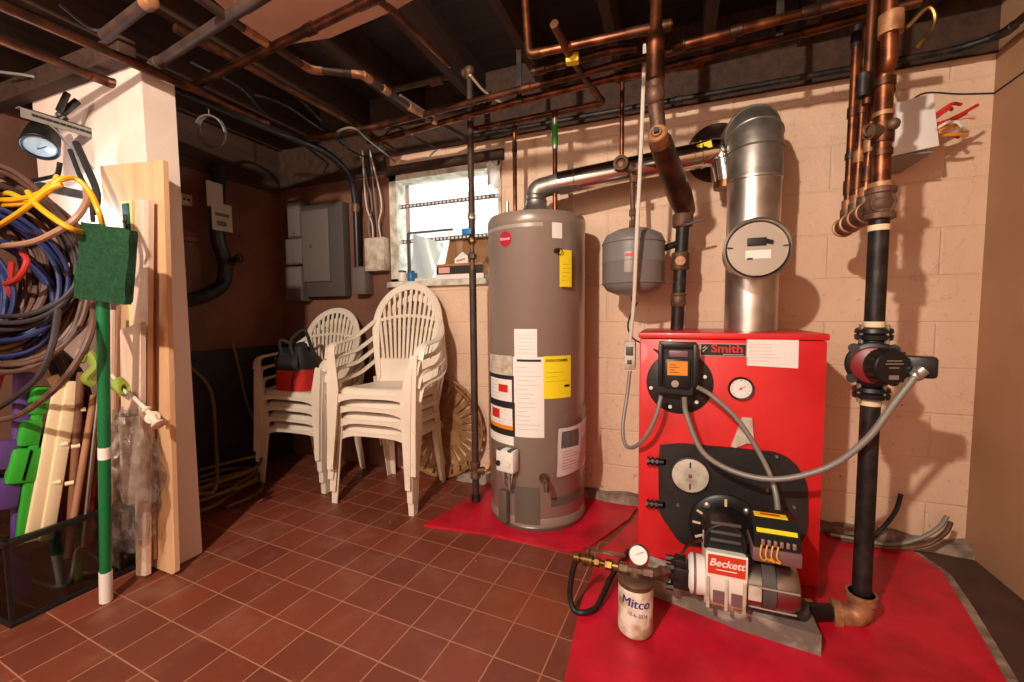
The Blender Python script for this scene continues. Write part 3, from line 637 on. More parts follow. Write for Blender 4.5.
b.span((p0[0] - 0.004, YC - 0.016, p1[2] + 0.03), (p0[0] + 0.014, YC + 0.012, p0[2] - 0.002), 0.005); b.span((p1[0] - 0.018, YC - 0.016, p1[2] + 0.03), (p1[0] + 0.002, YC + 0.012, p0[2] - 0.002), 0.005)
b.span((p0[0], YC - 0.01, p0[2] - 0.02), (p1[0] - 0.004, YC + 0.012, p0[2] + 0.006), 0.005); b.build('cover_frame', 'black', cb)
b = MB(); b.span((p0[0] + 0.02, YC - 0.008, p1[2] + 0.02), (p1[0] - 0.024, YC + 0.012, p0[2] - 0.062), 0.006); b.build('cover', 'black', cb)
b = MB(); b.span((p0[0] + 0.035, YC - 0.004, p0[2] - 0.055), (p1[0] - 0.035, YC + 0.006, p0[2] - 0.028), 0.004); b.build('window', 'mauve', cb)
q0, q1 = (-0.020, 1.755, 0.887), (0.054, 1.755, 0.831)
b = MB(); b.span((q0[0], YC - 0.0092, q1[2]), (q1[0], YC - 0.0082, q0[2])); ol = b.build('control_label', 'orange', cb)
b = MB()
for k in range(4): b.span((q0[0] + 0.008, YC - 0.0098, q0[2] - 0.016 - k * 0.01), (q0[0] + 0.03 + 0.012 * (k % 2), YC - 0.0093, q0[2] - 0.013 - k * 0.01))
b.build('small_print', 'darkgrey', ol)
q = (0.009, 1.755, 0.797); b = MB(); b.lathe([(0.014, 0), (0.014, 0.001), (0, 0.0012)], (q[0], YC - 0.008, q[2]), (0, -1, 0), 20); b.build('maker_oval', 'terminal', cb)
# nameplate, sticker, gauge, tape
n0, n1 = (0.101, 1.838, 0.955), (0.268, 1.838, 0.903)
b = MB(); b.span((n0[0], F0 - 0.003, n1[2]), (n1[0], F0, n0[2])); npl = b.build('nameplate', 'terminal', bo)
b = MB(); b.span((n0[0] + 0.004, F0 - 0.0038, n1[2] + 0.004), (n1[0] - 0.004, F0 - 0.0029, n0[2] - 0.004)); b.build('nameplate_field', 'ink', npl)
lettering('nameplate_lettering', 'Smith', 0.044, lambda x, y: ((n0[0] + n1[0]) / 2 + 0.014 + x, F0 - 0.0042, (n0[2] + n1[2]) / 2 + 0.004 + y), 'redink', npl, 0.0012, 1.14)
b = MB(); cx, cz = n0[0] + 0.018, (n0[2] + n1[2]) / 2; b.bar((cx - 0.009, F0 - 0.0042, cz - 0.010), (cx + 0.009, F0 - 0.0042, cz + 0.010), 0.004, 0.001, (1, 0, 0)); b.bar((cx - 0.009, F0 - 0.0042, cz + 0.004), (cx + 0.004, F0 - 0.0042, cz + 0.014), 0.004, 0.001, (1, 0, 0)); b.build('nameplate_emblem', 'terminal', npl)
b = MB(); b.span(((n0[0] + n1[0]) / 2 + 0.0, F0 - 0.0043, n1[2] + 0.0065), (n1[0] - 0.012, F0 - 0.0037, n1[2] + 0.010)); b.build('small_print', 'terminal', npl)
s0, s1 = (0.267, 1.838, 0.973), (0.441, 1.838, 0.867)
b = MB(); b.prism(xz([(0.267, 1.838, 0.973), (0.269, 1.838, 0.870), (0.439, 1.838, 0.865), (0.438, 1.838, 0.974)]), (0, F0 - 0.0015, 0), (1, 0, 0), (0, 0, 1), 0.001); stk = b.build('rating_sticker', 'white', bo)
b = MB()
for k in range(6): b.span((s0[0] + 0.01, F0 - 0.0035, s0[2] - 0.02 - k * 0.013), (s0[0] + 0.08 + 0.05 * rl.random(), F0 - 0.0024, s0[2] - 0.0185 - k * 0.013))
b.build('small_print', 'pinkpaper', stk)
c = (0.249, 1.830, 0.780)
b = MB(); b.lathe([(0.044, 0), (0.046, 0.014), (0.043, 0.022), (0.039, 0.021), (0.038, 0.014)], (c[0], F0, c[2]), (0, -1, 0), 36); gb = b.build('gauge_bezel', 'black', bo)
b = MB(); b.lathe([(0.04, 0.012), (0.0395, 0.0155), (0, 0.0156)], (c[0], F0, c[2]), (0, -1, 0), 32); gf = b.build('gauge_face', 'white', gb)
b = MB(); b.bar((c[0] - 0.006, F0 - 0.0172, c[2] - 0.004), (c[0] + 0.018, F0 - 0.0172, c[2] + 0.012), 0.003, 0.001); b.cyl((c[0], F0 - 0.0155, c[2]), (c[0], F0 - 0.019, c[2]), 0.004, 10); b.build('needle', 'redink', gf)
b = MB()
for k in range(11):
    a = math.radians(-40 + k * 26); q = Vector((math.cos(a), 0, math.sin(a))); b.bar(V(c[0], F0 - 0.0165, c[2]) + q * 0.028, V(c[0], F0 - 0.0165, c[2]) + q * 0.034, 0.0022, 0.0008)
b.build('tick_marks', 'ink', gf)
b = MB(); b.prism(xz([(0.257, 1.838, 0.666), (0.291, 1.838, 0.665), (0.301, 1.838, 0.562), (0.277, 1.838, 0.564), (0.235, 1.838, 0.541), (0.221, 1.838, 0.546)]), (0, F0, 0), (1, 0, 0), (0, 0, 1), 0.012); b.build('masking_tape', 'offwhite', bo)

# ------------------------------------------------------------------ oil burner in front of the boiler
ob = thing('oil_burner', 'oil burner with orange-red badge and white housing before the boiler plate', 'oil burner', (0.19, 1.55, 0.095))
b = MB(); b.cyl((0.165, F0 - 0.02, 0.245), (0.165, 1.58, 0.235), 0.05, 24); b.build('air_tube', 'blackpaint', ob)
hx0, hx1 = (0.110, 1.450, 0.136)[0], (0.228, 1.450, 0.166)[0]; hzt = (0.165, 1.450, 0.298)[2]
hc = (1.545, 0.205)
pr_ = [(hc[0] + 0.108 * math.cos(math.radians(a)), hc[1] + 0.108 * math.sin(math.radians(a))) for a in range(150, 400, 10)]
prof = [(1.445, hzt), (1.437, 0.22), (1.442, 0.15), (1.47, 0.115), (1.55, 0.10), (1.62, 0.12), (1.655, 0.20), (1.62, 0.29), (1.56, hzt)]
b = MB(); b.prism(prof, (hx0, 0, 0), (0, 1, 0), (0, 0, 1), hx1 - hx0); b.build('blower_housing', 'whiteplastic', ob)
b = MB()
for x in (hx0 + 0.002, (hx0 + hx1) / 2 - 0.004, hx1 - 0.012): b.span((x, 1.432, 0.125), (x + 0.010, 1.446, hzt - 0.07), 0.002)
b.build('housing_rib', 'offwhite', ob)
for x0 in (hx0 + 0.022, (hx0 + hx1) / 2 + 0.016):
    b = MB(); b.span((x0, 1.434, 0.145), (x0 + 0.032, 1.4405, 0.185)); b.build('faded_label', 'mauve', ob)
# drum on the pump side
b = MB(); b.lathe([(0.055, 0), (0.064, 0.008), (0.064, 0.035), (0.06, 0.05)], (hx0 - 0.05, 1.52, 0.18), (1, 0, 0), 32); b.build('air_band', 'whiteplastic', ob)
b = MB(); b.torus((hx0 - 0.03, 1.52, 0.18), 0.065, 0.004, (1, 0, 0), 32, 6); b.build('band_clip', 'mauve', ob)
# black arched hood on top
ax = (hx0 + hx1) / 2; aw = (hx1 - hx0) / 2 - 0.001; az = hzt
top = (0.174, 1.500, 0.384)[2]
arch = [(-aw, 0)] + [(-aw * math.cos(PI * k / 18), (top - az) - aw + aw * math.sin(PI * k / 18)) for k in range(19)] + [(aw, 0)]
b = MB(); b.prism(arch, (ax, 1.57, az), (1, 0, 0), (0, 0, 1), 0.085); hd = b.build('hood', 'black', ob)
inner = [(p[0] * 0.8, p[1] * 0.9 + 0.004) for p in arch]
b = MB(); k = len(arch); sc_ = [(V(ax + p[0], 1.484, az + p[1])) for p in arch]
b.tube(sc_, 0.006, 8); b.build('hood_rim', 'black', hd)
b = MB()
for z in (0.028, 0.055, 0.085): b.span((ax - aw * 0.78, 1.476, az + z), (ax + aw * 0.78, 1.486, az + z + 0.010), 0.003)
b.build('hood_rib', 'darkgrey', hd)
# badge with the maker's name
g0, g1 = V(hx0 - 0.001, 1.436, (0.168, 1.436, 0.234)[2]), V(hx1 + 0.001, 1.436, (0.167, 1.436, 0.306)[2] + 0.004)
b = MB(); b.span((g0.x, 1.437, g0.z), (g1.x, 1.447, g1.z), 0.002); bg = b.build('badge_plate', 'white', ob)
b = MB(); b.span((g0.x + 0.006, 1.4358, g0.z + 0.006), (g1.x - 0.006, 1.4372, g1.z - 0.006)); b.build('badge_field', 'badge', bg)
gm = (g0 + g1) / 2
lettering('badge_lettering', 'Beckett', 0.034, lambda x, y: (gm.x + x, 1.4352, gm.z + 0.006 + y), 'white', bg, 0.0006, 0.95, 0.25)
b = MB(); b.span((gm.x - 0.03, 1.4352, gm.z - 0.0175), (gm.x + 0.03, 1.4358, gm.z - 0.0145)); b.build('small_print', 'white', bg)
# motor
mx0, mx1 = hx1, (0.379, 1.520, 0.157)[0]
b = MB(); b.lathe([(0.065, 0), (0.076, 0.006), (0.076, 0.045), (0.072, 0.047), (0.072, 0.085), (0.076, 0.087), (0.076, mx1 - mx0 - 0.02), (0.064, mx1 - mx0), (0.02, mx1 - mx0 + 0.002)], (mx0, 1.53, 0.19), (1, 0, 0), 36); mo = b.build('motor', 'steel', ob)
b = MB(); b.lathe([(0.0775, 0.047), (0.0775, 0.085)], (mx0, 1.53, 0.19), (1, 0, 0), 36, False); b.build('motor_band', 'darkgrey', mo)
for a in (-0.9, 0.3): b = MB(); b.cyl((mx0 + 0.012, 1.53 - 0.078 * math.cos(a), 0.19 + 0.078 * math.sin(a)), (mx1 - 0.006, 1.53 - 0.078 * math.cos(a), 0.19 + 0.078 * math.sin(a)), 0.004, 8); b.build('motor_bolt', 'terminal', mo)
b = MB(); b.span((mx0 + 0.006, 1.448, 0.17), (mx0 + 0.042, 1.456, 0.215)); b.build('motor_plate', 'offwhite', mo)
# control box with yellow strip
k0, k1 = (0.246, 1.500, 0.195), (0.372, 1.500, 0.250)
cx0, cx1 = k0[0], k1[0] + 0.01; cz0 = 0.285
b = MB(); b.span((cx0, 1.475, cz0), (cx1, 1.60, cz0 + 0.045), 0.005); jb = b.build('junction_box', 'mauve', ob)
b = MB(); pf = [(1.482, 0.045), (1.482, 0.085), (1.525, 0.125), (1.60, 0.125), (1.60, 0.045)]; b.prism([(p[0], cz0 + p[1]) for p in pf], (cx0 + 0.004, 0, 0), (0, 1, 0), (0, 0, 1), cx1 - cx0 - 0.008); pc = b.build('primary_control', 'black', ob)
b = MB(); b.bar((cx0 + 0.012, 1.4905, cz0 + 0.098), (cx1 - 0.012, 1.4905, cz0 + 0.098), 0.014, 0.003, (0, 0.73, 0.68)); b.bar((cx0 + 0.012, 1.545, cz0 + 0.1265), (cx1 - 0.03, 1.545, cz0 + 0.1265), 0.03, 0.003, (0, 1, 0)); b.build('yellow_strip', 'yellow', pc)
b = MB(); b.bar((cx0 + 0.03, 1.545, cz0 + 0.128), (cx1 - 0.05, 1.545, cz0 + 0.128), 0.012, 0.003, (0, 1, 0)); b.build('red_mark', 'badge', pc)
b = MB()
for i in range(6): b.span((cx0 + 0.024 + i * 0.017, 1.4745, cz0 + 0.056), (cx0 + 0.034 + i * 0.017, 1.483, cz0 + 0.075), 0.002)
b.build('terminal_strip', 'terminal', pc)
for i in range(4):
    x = cx0 + 0.026 + i * 0.015; b = MB(); b.tube(spline([(x, 1.478, cz0 + 0.058), (x - 0.006, 1.464, cz0 + 0.03), (x + 0.004, 1.466, cz0 + 0.012), (cx0 + 0.04, 1.474, cz0 + 0.016)]), 0.0028, 6); b.build('wire', 'amber', pc)
# fuel pump
px = (0.034, 1.500, 0.181)
b = MB(); b.span((px[0] - 0.03, 1.47, px[2] - 0.045), (px[0] + 0.04, 1.545, px[2] + 0.035), 0.012); b.lathe([(0.04, 0), (0.042, 0.02), (0.036, 0.05)], (px[0] - 0.03, 1.51, px[2] - 0.005), (1, 0, 0), 24)
for dy, dz in ((-0.03, 0.03), (0.028, 0.028), (-0.03, -0.04)): b.cyl((px[0] - 0.045, 1.505 + dy, px[2] + dz), (px[0] - 0.02, 1.505 + dy, px[2] + dz), 0.011, 6)
b.span((px[0] - 0.02, 1.475, px[2] + 0.03), (px[0] + 0.02, 1.52, px[2] + 0.06), 0.006); pu = b.build('fuel_pump', 'black', ob)
b = MB(); b.tube(spline([(px[0] + 0.0, 1.50, px[2] + 0.06), (px[0] + 0.03, 1.54, px[2] + 0.09), (px[0] + 0.09, 1.60, px[2] + 0.085)]), 0.005, 8); b.build('oil_line', 'oldcopper', ob)
b = MB(); b.cyl((px[0] + 0.03, 1.52, px[2]), (hx0 - 0.04, 1.53, px[2]), 0.02, 14); b.build('coupling', 'offwhite', ob)
# grey slab the burner stands before
b = MB(); b.prism([(-0.085, 1.592), (0.215, 1.505), (0.437, 1.472), (0.437, 1.62), (0.2, 1.66), (-0.075, 1.735)], (0, 0, 0.0225), (1, 0, 0), (0, 1, 0), 0.066)
tag(b.build('base_slab', mat('stained_slab', '#6e6259', 0.8, hex2='#c9bfb2', scale=7, amount=0.25, bump=0.5, bscale=30)), 'stained grey base slab under the oil burner', 'slab')
# legs that carry the burner on the slab
b = MB()
for x in (hx0 + 0.03, hx1 - 0.02, mx1 - 0.03): b.span((x - 0.012, 1.53, 0.089), (x + 0.012, 1.56, 0.125))
b.build('foot', 'darkgrey', ob)
b = MB(); bx = (0.418, 1.560, 0.099); b.cyl((mx1 - 0.01, 1.55, 0.12), (mx1 + 0.03, 1.55, 0.105), 0.035, 12); b.build('end_cap', 'blackpaint', ob)

# ------------------------------------------------------------------ oil filter, gauge, valve and hose
fx, fy = -0.104, 1.385
of = thing('oil_filter', 'white oil filter canister with handwritten label and dial gauge beside the burner', 'oil filter', (fx, fy, 0.0225))
b = MB(); b.lathe([(0.048, 0.024), (0.055, 0.032), (0.056, 0.04), (0.056, 0.197), (0.053, 0.203), (0.045, 0.205)], (fx, fy, 0), n=36); cn = b.build('canister', mat('stained_white_can', '#e8dccb', 0.4, hex2='#9c7a54', scale=16, amount=0.42), of)
def on_can(x, y, a=-1.50, z=0.138): return (fx + 0.0572 * math.cos(a + x / 0.0565), fy + 0.0572 * math.sin(a + x / 0.0565), z + y)
for dx in (-0.0009, 0.0009): lettering('label_writing', 'Mitco', 0.043, lambda x, y, dx=dx: on_can(x + dx, y + 0.012 - x * 0.08), 'blueink', cn, 0.0, 0.95, 0.15)
lettering('label_date', '10-6-2016', 0.019, lambda x, y: on_can(x + 0.006, y - 0.026 - x * 0.12), 'blueink', cn, 0.0, 0.85, 0.15)
b = MB(); b.lathe([(0.0565, 0.188), (0.058, 0.192), (0.058, 0.203), (0.05, 0.210), (0.02, 0.214), (0.014, 0.236)], (fx, fy, 0), n=28); b.build('filter_head', 'rustiron', of)
b = MB(); b.cyl((fx - 0.055, fy, 0.229), (fx + 0.055, fy, 0.229), 0.014, 8); b.cyl((fx - 0.052, fy, 0.229), (fx - 0.025, fy, 0.229), 0.019, 6); b.cyl((fx + 0.025, fy, 0.229), (fx + 0.055, fy, 0.229), 0.019, 6); b.build('head_pipe', 'rustiron', of)
b = MB(); b.cyl((fx + 0.008, fy, 0.235), (fx + 0.008, fy, 0.262), 0.009, 8); c = V(fx + 0.008, fy, 0.283); ga_ = V(-0.15, -1, 0.35).normalized()
b.lathe([(0.02, -0.02), (0.032, -0.016), (0.0335, 0.0), (0.030, 0.004), (0.028, 0.001)], c, ga_, 28); gg = b.build('dial_gauge', 'steel', of)
b = MB(); b.lathe([(0.029, 0.0), (0.0285, 0.0015), (0, 0.0016)], c, ga_, 28); gf = b.build('dial_face', 'white', gg)
b = MB(); gx, gy, gz_ = frame_of(ga_); b.bar(c + ga_ * 0.003 - gx * 0.008, c + ga_ * 0.003 + gx * 0.016 + gy * 0.014, 0.0024, 0.0008); b.build('dial_needle', 'redink', gf)
b = MB(); b.cyl((fx + 0.05, fy, 0.229), (fx + 0.10, fy + 0.04, 0.229), 0.014, 8); b.cyl((fx + 0.09, fy + 0.03, 0.229), (px[0] - 0.03, 1.50, px[2] - 0.02), 0.008, 10)
b.cyl((fx + 0.075, fy + 0.02, 0.229), (fx + 0.085, fy + 0.028, 0.229), 0.018, 6); b.build('outlet_fitting', 'rustiron', of)
v0, v1 = V((-0.311, 1.400, 0.223)), V(fx - 0.055, fy, 0.229)
vt = thing('shutoff_valve', 'brass shutoff valve with steel lever on the line into the oil filter', 'valve', v0)
d = v1 - v0
b = MB(); b.cyl(v0, v1, 0.009, 12)
for t0, t1, r in ((0.0, 0.12, 0.017), (0.2, 0.42, 0.019), (0.48, 0.58, 0.016), (0.72, 0.86, 0.018), (0.9, 1.0, 0.015)): b.cyl(v0 + d * t0, v0 + d * t1, r, 6 if t0 in (0.48, 0.72) else 14)
b.build('valve_body', 'brass', vt)
b = MB(); p = v0 + d * 0.3; b.cyl(p, p + V(0, 0, 0.036), 0.007, 10); b.cyl(p + V(0, 0, 0.03), p + V(0, 0, 0.042), 0.011, 6); b.build('valve_stem', 'brass', vt)
b = MB(); b.bar(p + V(0, 0, 0.034), p + V(0.05, 0.005, 0.036), 0.012, 0.003, (0, 1, 0)); b.bar(p + V(0.05, 0.005, 0.036), p + V(0.125, 0.02, 0.028), 0.016, 0.008, (0, 1, 0), 0.003); b.build('lever', 'steel', vt)
hp = [v0 + V(0.004, 0, -0.004), (-0.322, 1.400, 0.155), (-0.329, 1.400, 0.076), (-0.312, 1.390, 0.031), (-0.279, 1.385, 0.018), (-0.244, 1.420, 0.028), (-0.227, 1.470, 0.051), (-0.208, 1.560, 0.071), (-0.194, 1.660, 0.063), (-0.171, 1.830, 0.032)]
hp = [V(p[0], p[1], max(p[2], 0.037)) for p in hp]
b = MB(); sp = spline(hp, 8); b.tube(sp, 0.010, 10); tag(b.build('oil_hose', 'wireblack'), 'black oil hose looping on the tiles from the brass valve', 'hose')

# ------------------------------------------------------------------ boiler flue with draft regulator
CX, CY, CR = (0.312, 2.080, 1.008)[0], 2.08, 0.102
cf = thing('boiler_flue', 'upright galvanized boiler flue pipe with round draft regulator above the red boiler', 'flue pipe', (CX, CY, BT))
ct = (0.293, 2.080, 1.768)[2]
b = MB(); b.lathe([(CR, BT + 0.001), (CR, ct - 0.14), (CR + 0.004, ct - 0.137), (CR + 0.004, ct - 0.128), (CR, ct - 0.125)], (CX, CY, 0), n=48)
b.build('flue_pipe', 'galv', cf)
b = MB(); ep = fillet([(CX, CY, ct - 0.13), (CX, CY, ct + 0.10), (CX - 0.03, 2.398, ct + 0.11)], 0.17, 6)
b.tube(ep, CR + 0.003, 40)
for i in (1, 3, 5): b.torus(ep[i], CR + 0.004, 0.004, V(ep[i + 1]) - V(ep[i - 1]), 40, 6)
b.build('flue_elbow', 'galvdull', cf)
rc = V((0.294, 1.850, 1.318)); ry = 1.85
b = MB(); b.lathe([(0.104, 0), (0.104, 2.02 - ry)], (rc.x, 2.02, rc.z), (0, -1, 0), 40, False); b.lathe([(0.104, 0), (0.114, 0.004), (0.118, 0.012), (0.118, 0.022), (0.111, 0.026), (0.108, 0.016), (0.104, 0.0)], (rc.x, ry + 0.01, rc.z), (0, -1, 0), 48, False); tee = b.build('regulator_collar', 'galv', cf)
b = MB(); tilt = V(0, -1, 0.10).normalized(); b.lathe([(0.103, 0), (0.103, 0.003), (0.0, 0.0035)], (rc.x, ry - 0.002, rc.z), tilt, 40); rg = b.build('regulator_plate', mat('tan_grey_plate', '#b3a292', 0.45, 0.2), tee)
b = MB(); b.span((rc.x - 0.035, ry - 0.012, rc.z + 0.012), (rc.x + 0.03, ry - 0.004, rc.z + 0.042), 0.003); b.cyl((rc.x + 0.03, ry - 0.008, rc.z + 0.028), (rc.x + 0.05, ry - 0.008, rc.z + 0.022), 0.008, 8); b.build('weight', 'ink', rg)
b = MB(); b.span((rc.x - 0.04, ry - 0.009, rc.z - 0.045), (rc.x + 0.045, ry - 0.0075, rc.z - 0.005)); lb = b.build('regulator_label', 'white', rg)
b = MB(); b.span((rc.x - 0.035, ry - 0.0095, rc.z - 0.041), (rc.x - 0.015, ry - 0.009, rc.z - 0.033)); b.build('label_mark', 'blueink', lb)
for a in (5, 175, -90): b = MB(); q = V(math.cos(math.radians(a)), 0, math.sin(math.radians(a))); b.bar(V(rc.x, ry - 0.006, rc.z) + q * 0.085, V(rc.x, ry - 0.014, rc.z) + q * 0.102, 0.006, 0.004); b.build('pivot_pin', 'darkgrey', rg)

# ------------------------------------------------------------------ expansion tank
tc = V((-0.185, 2.090, 1.321)); TZ0, TZ1 = (-0.184, 2.090, 1.154)[2], (-0.187, 2.090, 1.476)[2]
et = thing('expansion_tank', 'small grey steel expansion tank hanging between water heater and chimney pipe', 'expansion tank', (tc.x, 2.09, TZ0))
h = TZ1 - TZ0; R_ = 0.143
b = MB(); b.lathe([(0.01, 0), (R_ * 0.5, h * 0.03), (R_ * 0.85, h * 0.10), (R_, h * 0.20), (R_, h * 0.49), (R_ + 0.002, h * 0.5), (R_, h * 0.51), (R_, h * 0.80), (R_ * 0.9, h * 0.9), (R_ * 0.55, h * 0.98), (0.02, h)], (tc.x, 2.09, TZ0), n=40); b.build('shell', 'tank', et)
b = MB(); b.torus((tc.x, 2.09, TZ0 + h * 0.78), R_ + 0.0005, 0.004, (0, 0, 1), 40, 6); b.torus((tc.x, 2.09, TZ0 + h * 0.2), R_ + 0.0005, 0.004, (0, 0, 1), 40, 6); b.build('seam', 'tank', et)
b = MB(); b.cyl((tc.x, 2.09, TZ0 + 0.004), (tc.x, 2.09, TZ0 - 0.018), 0.008, 10); b.build('air_valve', 'brass', et)
b = MB(); b.patch((tc.x, 2.09), R_ + 0.001, -1.75, -1.25, TZ0 + h * 0.33, TZ0 + h * 0.62, 8); lb = b.build('tank_label', 'heater2', et)
b = MB(); b.patch((tc.x, 2.09), R_ + 0.002, -1.72, -1.35, TZ0 + h * 0.55, TZ0 + h * 0.59, 6); b.build('label_mark', 'redink', lb)
tz = (-0.240, 2.090, 1.780)[2]; tx = (-0.240, 2.090, 1.780)[0]
b = MB(); b.cyl((tc.x, 2.09, TZ1 - 0.004), (tc.x - 0.01, 2.09, tz - 0.03), 0.011, 12)
for z in (TZ1 + 0.01, TZ1 + 0.06, tz - 0.09): b.cyl((tc.x, 2.09, z), (tc.x, 2.09, z + 0.03), 0.02, 8)
b.ball((tx, 2.075, tz - 0.005), 0.036, 16, (1, 0.8, 1)); b.torus((tx, 2.045, tz - 0.005), 0.028, 0.008, (0, -1, 0), 20, 8); b.cyl((tx, 2.075, tz), (tc.x, 2.09, tz - 0.03), 0.025, 12); b.build('tank_connector', 'rustiron', et)

# ------------------------------------------------------------------ supply riser on top of the boiler
sx = (0.015, 2.140, 1.023)[0]; sy = 2.14
sr = thing('supply_riser', 'black iron supply riser with union fittings between expansion tank and chimney pipe', 'pipe riser', (sx, sy, BT))
zt = (0.063, 2.140, 1.543)[2]
b = MB(); b.cyl((sx, sy, BT), (sx + 0.02, sy, zt), 0.029, 18); b.build('riser_pipe', 'iron', sr)
zz = lambda y: (-0.004, 2.140, 2.496)[2] * 0 + BT + (zt - BT) * (325 - y) / (325 - 212)
for y0, y1, r in ((302, 292, 0.034), (267, 250, 0.040), (226, 213, 0.046), (292, 289, 0.036)):
    b = MB(); za, zb = zz(y0), zz(y1); xx = lambda z: sx + 0.02 * (z - BT) / (zt - BT); b.lathe([(r * 0.9, za), (r, za + 0.006), (r, zb - 0.006), (r * 0.9, zb)], (xx(za), sy, 0), n=12 if r < 0.046 else 8); b.build('coupling', 'rustiron', sr)
b = MB(); z = zz(259); b.cyl((sx + 0.01, sy - 0.035, z), (sx + 0.01, sy - 0.052, z), 0.022, 16); b.build('plug_port', 'bronze', sr)
b = MB(); za = zz(240); b.cyl((sx + 0.015, sy, za), (sx - 0.13, sy - 0.03, za - 0.05), 0.016, 10); b.cyl((sx - 0.125, sy - 0.03, za - 0.055), (sx - 0.16, sy - 0.03, za - 0.06), 0.022, 8); b.build('feed_branch', 'iron', sr)
b = MB(); za = zz(228); b.bar((sx + 0.02, sy - 0.03, za + 0.01), (sx + 0.10, sy - 0.04, za + 0.03), 0.016, 0.007); b.build('lever', 'iron', sr)
# big pipe running from the riser towards the room, with plug
bz = zt + 0.03
pf = V((-0.065, 1.620, 1.717)); pb = V(sx + 0.02, sy, bz)
b = MB(); dd = (pf - pb).normalized(); b.tube([pb + dd * -0.05, pb + dd * 0.03, pb + dd * 0.1, pf - dd * 0.05], [0.045, 0.050, 0.052, 0.040], 20); b.build('air_scoop', 'oldcopper', sr)
b = MB(); b.cyl(pb + V(0, 0, -0.05), pb + V(0, 0, 0.01), 0.04, 10); b.build('coupling', 'bronze', sr)
b = MB(); b.cyl(pf - dd * 0.06, pf, 0.034, 20); b.torus(pf, 0.025, 0.008, dd, 24, 8); b.cyl(pf, pf + dd * 0.01, 0.016, 16); pg = b.build('end_tee', 'bronze', sr)
b = MB(); b.box(pf + dd * 0.016, (0.016, 0.02, 0.016)); b.build('square_plug', 'ink', sr)
up0 = pf - dd * 0.03
b = MB(); u1 = V((-0.075, 1.640, 1.859)); u2 = V((-0.076, 1.640, 1.980)); u3 = V((-0.079, 1.640, 2.185)); b.cyl(up0, V(u1.x, 1.65, u1.z), 0.027, 16); b.ball(u1, 0.035, 14, (1, 1, 1.2)); b.cyl(u1, u1 + V(0, 0, 0.05), 0.029, 12); b.build('vertical_elbow', 'rustiron', sr)
b = MB(); b.lathe([(0.026, 0), (0.034, 0.010), (0.031, 0.05), (0.031, 0.13), (0.034, 0.15), (0.021, 0.19), (0.021, 0.5)], (u1.x, 1.64, u1.z + 0.04), n=20); b.build('copper_adapter', 'copper', sr)

# ------------------------------------------------------------------ return pipe, circulator, zone manifold on the right
rx, ry_ = 0.606, 1.685
ez = (0.611, 1.685, 0.044)[2]
mz = (0.593, 1.685, 1.415)[2]
rp = thing('return_pipe', 'black iron return pipe rising on the right of the red boiler', 'pipe', (rx, ry_, 0.0225))
pzt, pzb = (0.607, 1.685, 0.984)[2], (0.603, 1.685, 0.833)[2]
b = MB(); b.cyl((rx, ry_, ez + 0.04), (rx, ry_, pzb - 0.05), 0.0265, 20); b.build('lower_pipe', 'iron', rp)
b = MB(); b.cyl((rx, ry_, pzt + 0.045), (rx, ry_, mz - 0.02), 0.0265, 20); b.build('upper_pipe', 'iron', rp)
el = fillet([(rx - 0.085, ry_ - 0.01, ez - 0.0), (rx, ry_, ez), (rx, ry_, ez + 0.085)], 0.05, 6)
b = MB(); b.tube(el, 0.037, 20)
b.cyl(el[0], V(el[0]) + V(0.025, 0, 0), 0.044, 20); b.cyl(V(el[-1]) - V(0, 0, 0.025), el[-1], 0.044, 20); b.build('elbow', 'bronze', rp)
b = MB(); b.cyl(el[0], (BX1 - 0.10, 1.62, ez + 0.02), 0.027, 18); b.build('nipple', 'iron', rp)
b = MB(); q = V(rx - 0.165, ry_ - 0.028, ez + 0.006); b.cyl(q, q + V(0.02, 0.003, 0), 0.031, 18); b.build('cream_ring', 'cream', rp)
for z in (pzb - 0.055, pzt + 0.05, mz - 0.075): b = MB(); b.cyl((rx, ry_, z - 0.008), (rx, ry_, z + 0.010), 0.0285, 20); b.build('sealing_ring', 'cream', rp)
# circulator pump
pzm = (pzt + pzb) / 2
cpz = thing('circulator_pump', 'black circulator pump with dark red motor on the return pipe', 'pump', (rx, ry_, pzb))
fd = V(-0.30, -0.95, 0).normalized(); sd = V(0.95, -0.30, 0).normalized()
for z, s in ((pzb - 0.02, 1), (pzt + 0.02, -1)):
    b = MB(); b.lathe([(0.040, -0.022), (0.048, -0.018), (0.050, -0.004), (0.043, 0.0), (0.050, 0.004), (0.048, 0.016), (0.038, 0.022)], (rx, ry_, z), n=28)
    fl = b.build('flange', 'black', cpz)
    for a in (0.3, 2.1, 3.6, 5.2): b = MB(); q = V(rx + 0.043 * math.cos(a), ry_ + 0.043 * math.sin(a), z); b.cyl(q - V(0, 0, 0.03), q + V(0, 0, 0.03), 0.006, 6); b.build('bolt', 'terminal', fl)
b = MB(); b.lathe([(0.034, -0.09), (0.04, -0.06), (0.05, -0.03), (0.053, 0), (0.05, 0.03), (0.04, 0.06), (0.034, 0.09)], (rx, ry_, pzm), n=28); b.build('volute', 'black', cpz)
c = V(rx, ry_, pzm)
b = MB(); b.lathe([(0.066, 0.02), (0.072, 0.025), (0.072, 0.043), (0.066, 0.048)], c, fd, 32)
for a in (0.8, 2.35, 3.9, 5.5): q = c + fd * 0.03 + (sd * math.cos(a) + V(0, 0, 1) * math.sin(a)) * 0.070; b.cyl(q - fd * 0.01, q + fd * 0.02, 0.015, 12)
b.build('motor_flange', 'black', cpz)
b = MB(); b.lathe([(0.057, 0.045), (0.057, 0.075), (0.053, 0.078)], c, fd, 32); mt = b.build('motor_shell', mat('dark_red_paint', '#7d1a1c', 0.4), cpz)
md = (fd * 0.82 + sd * 0.57).normalized(); mc = c + fd * 0.066 + sd * 0.018
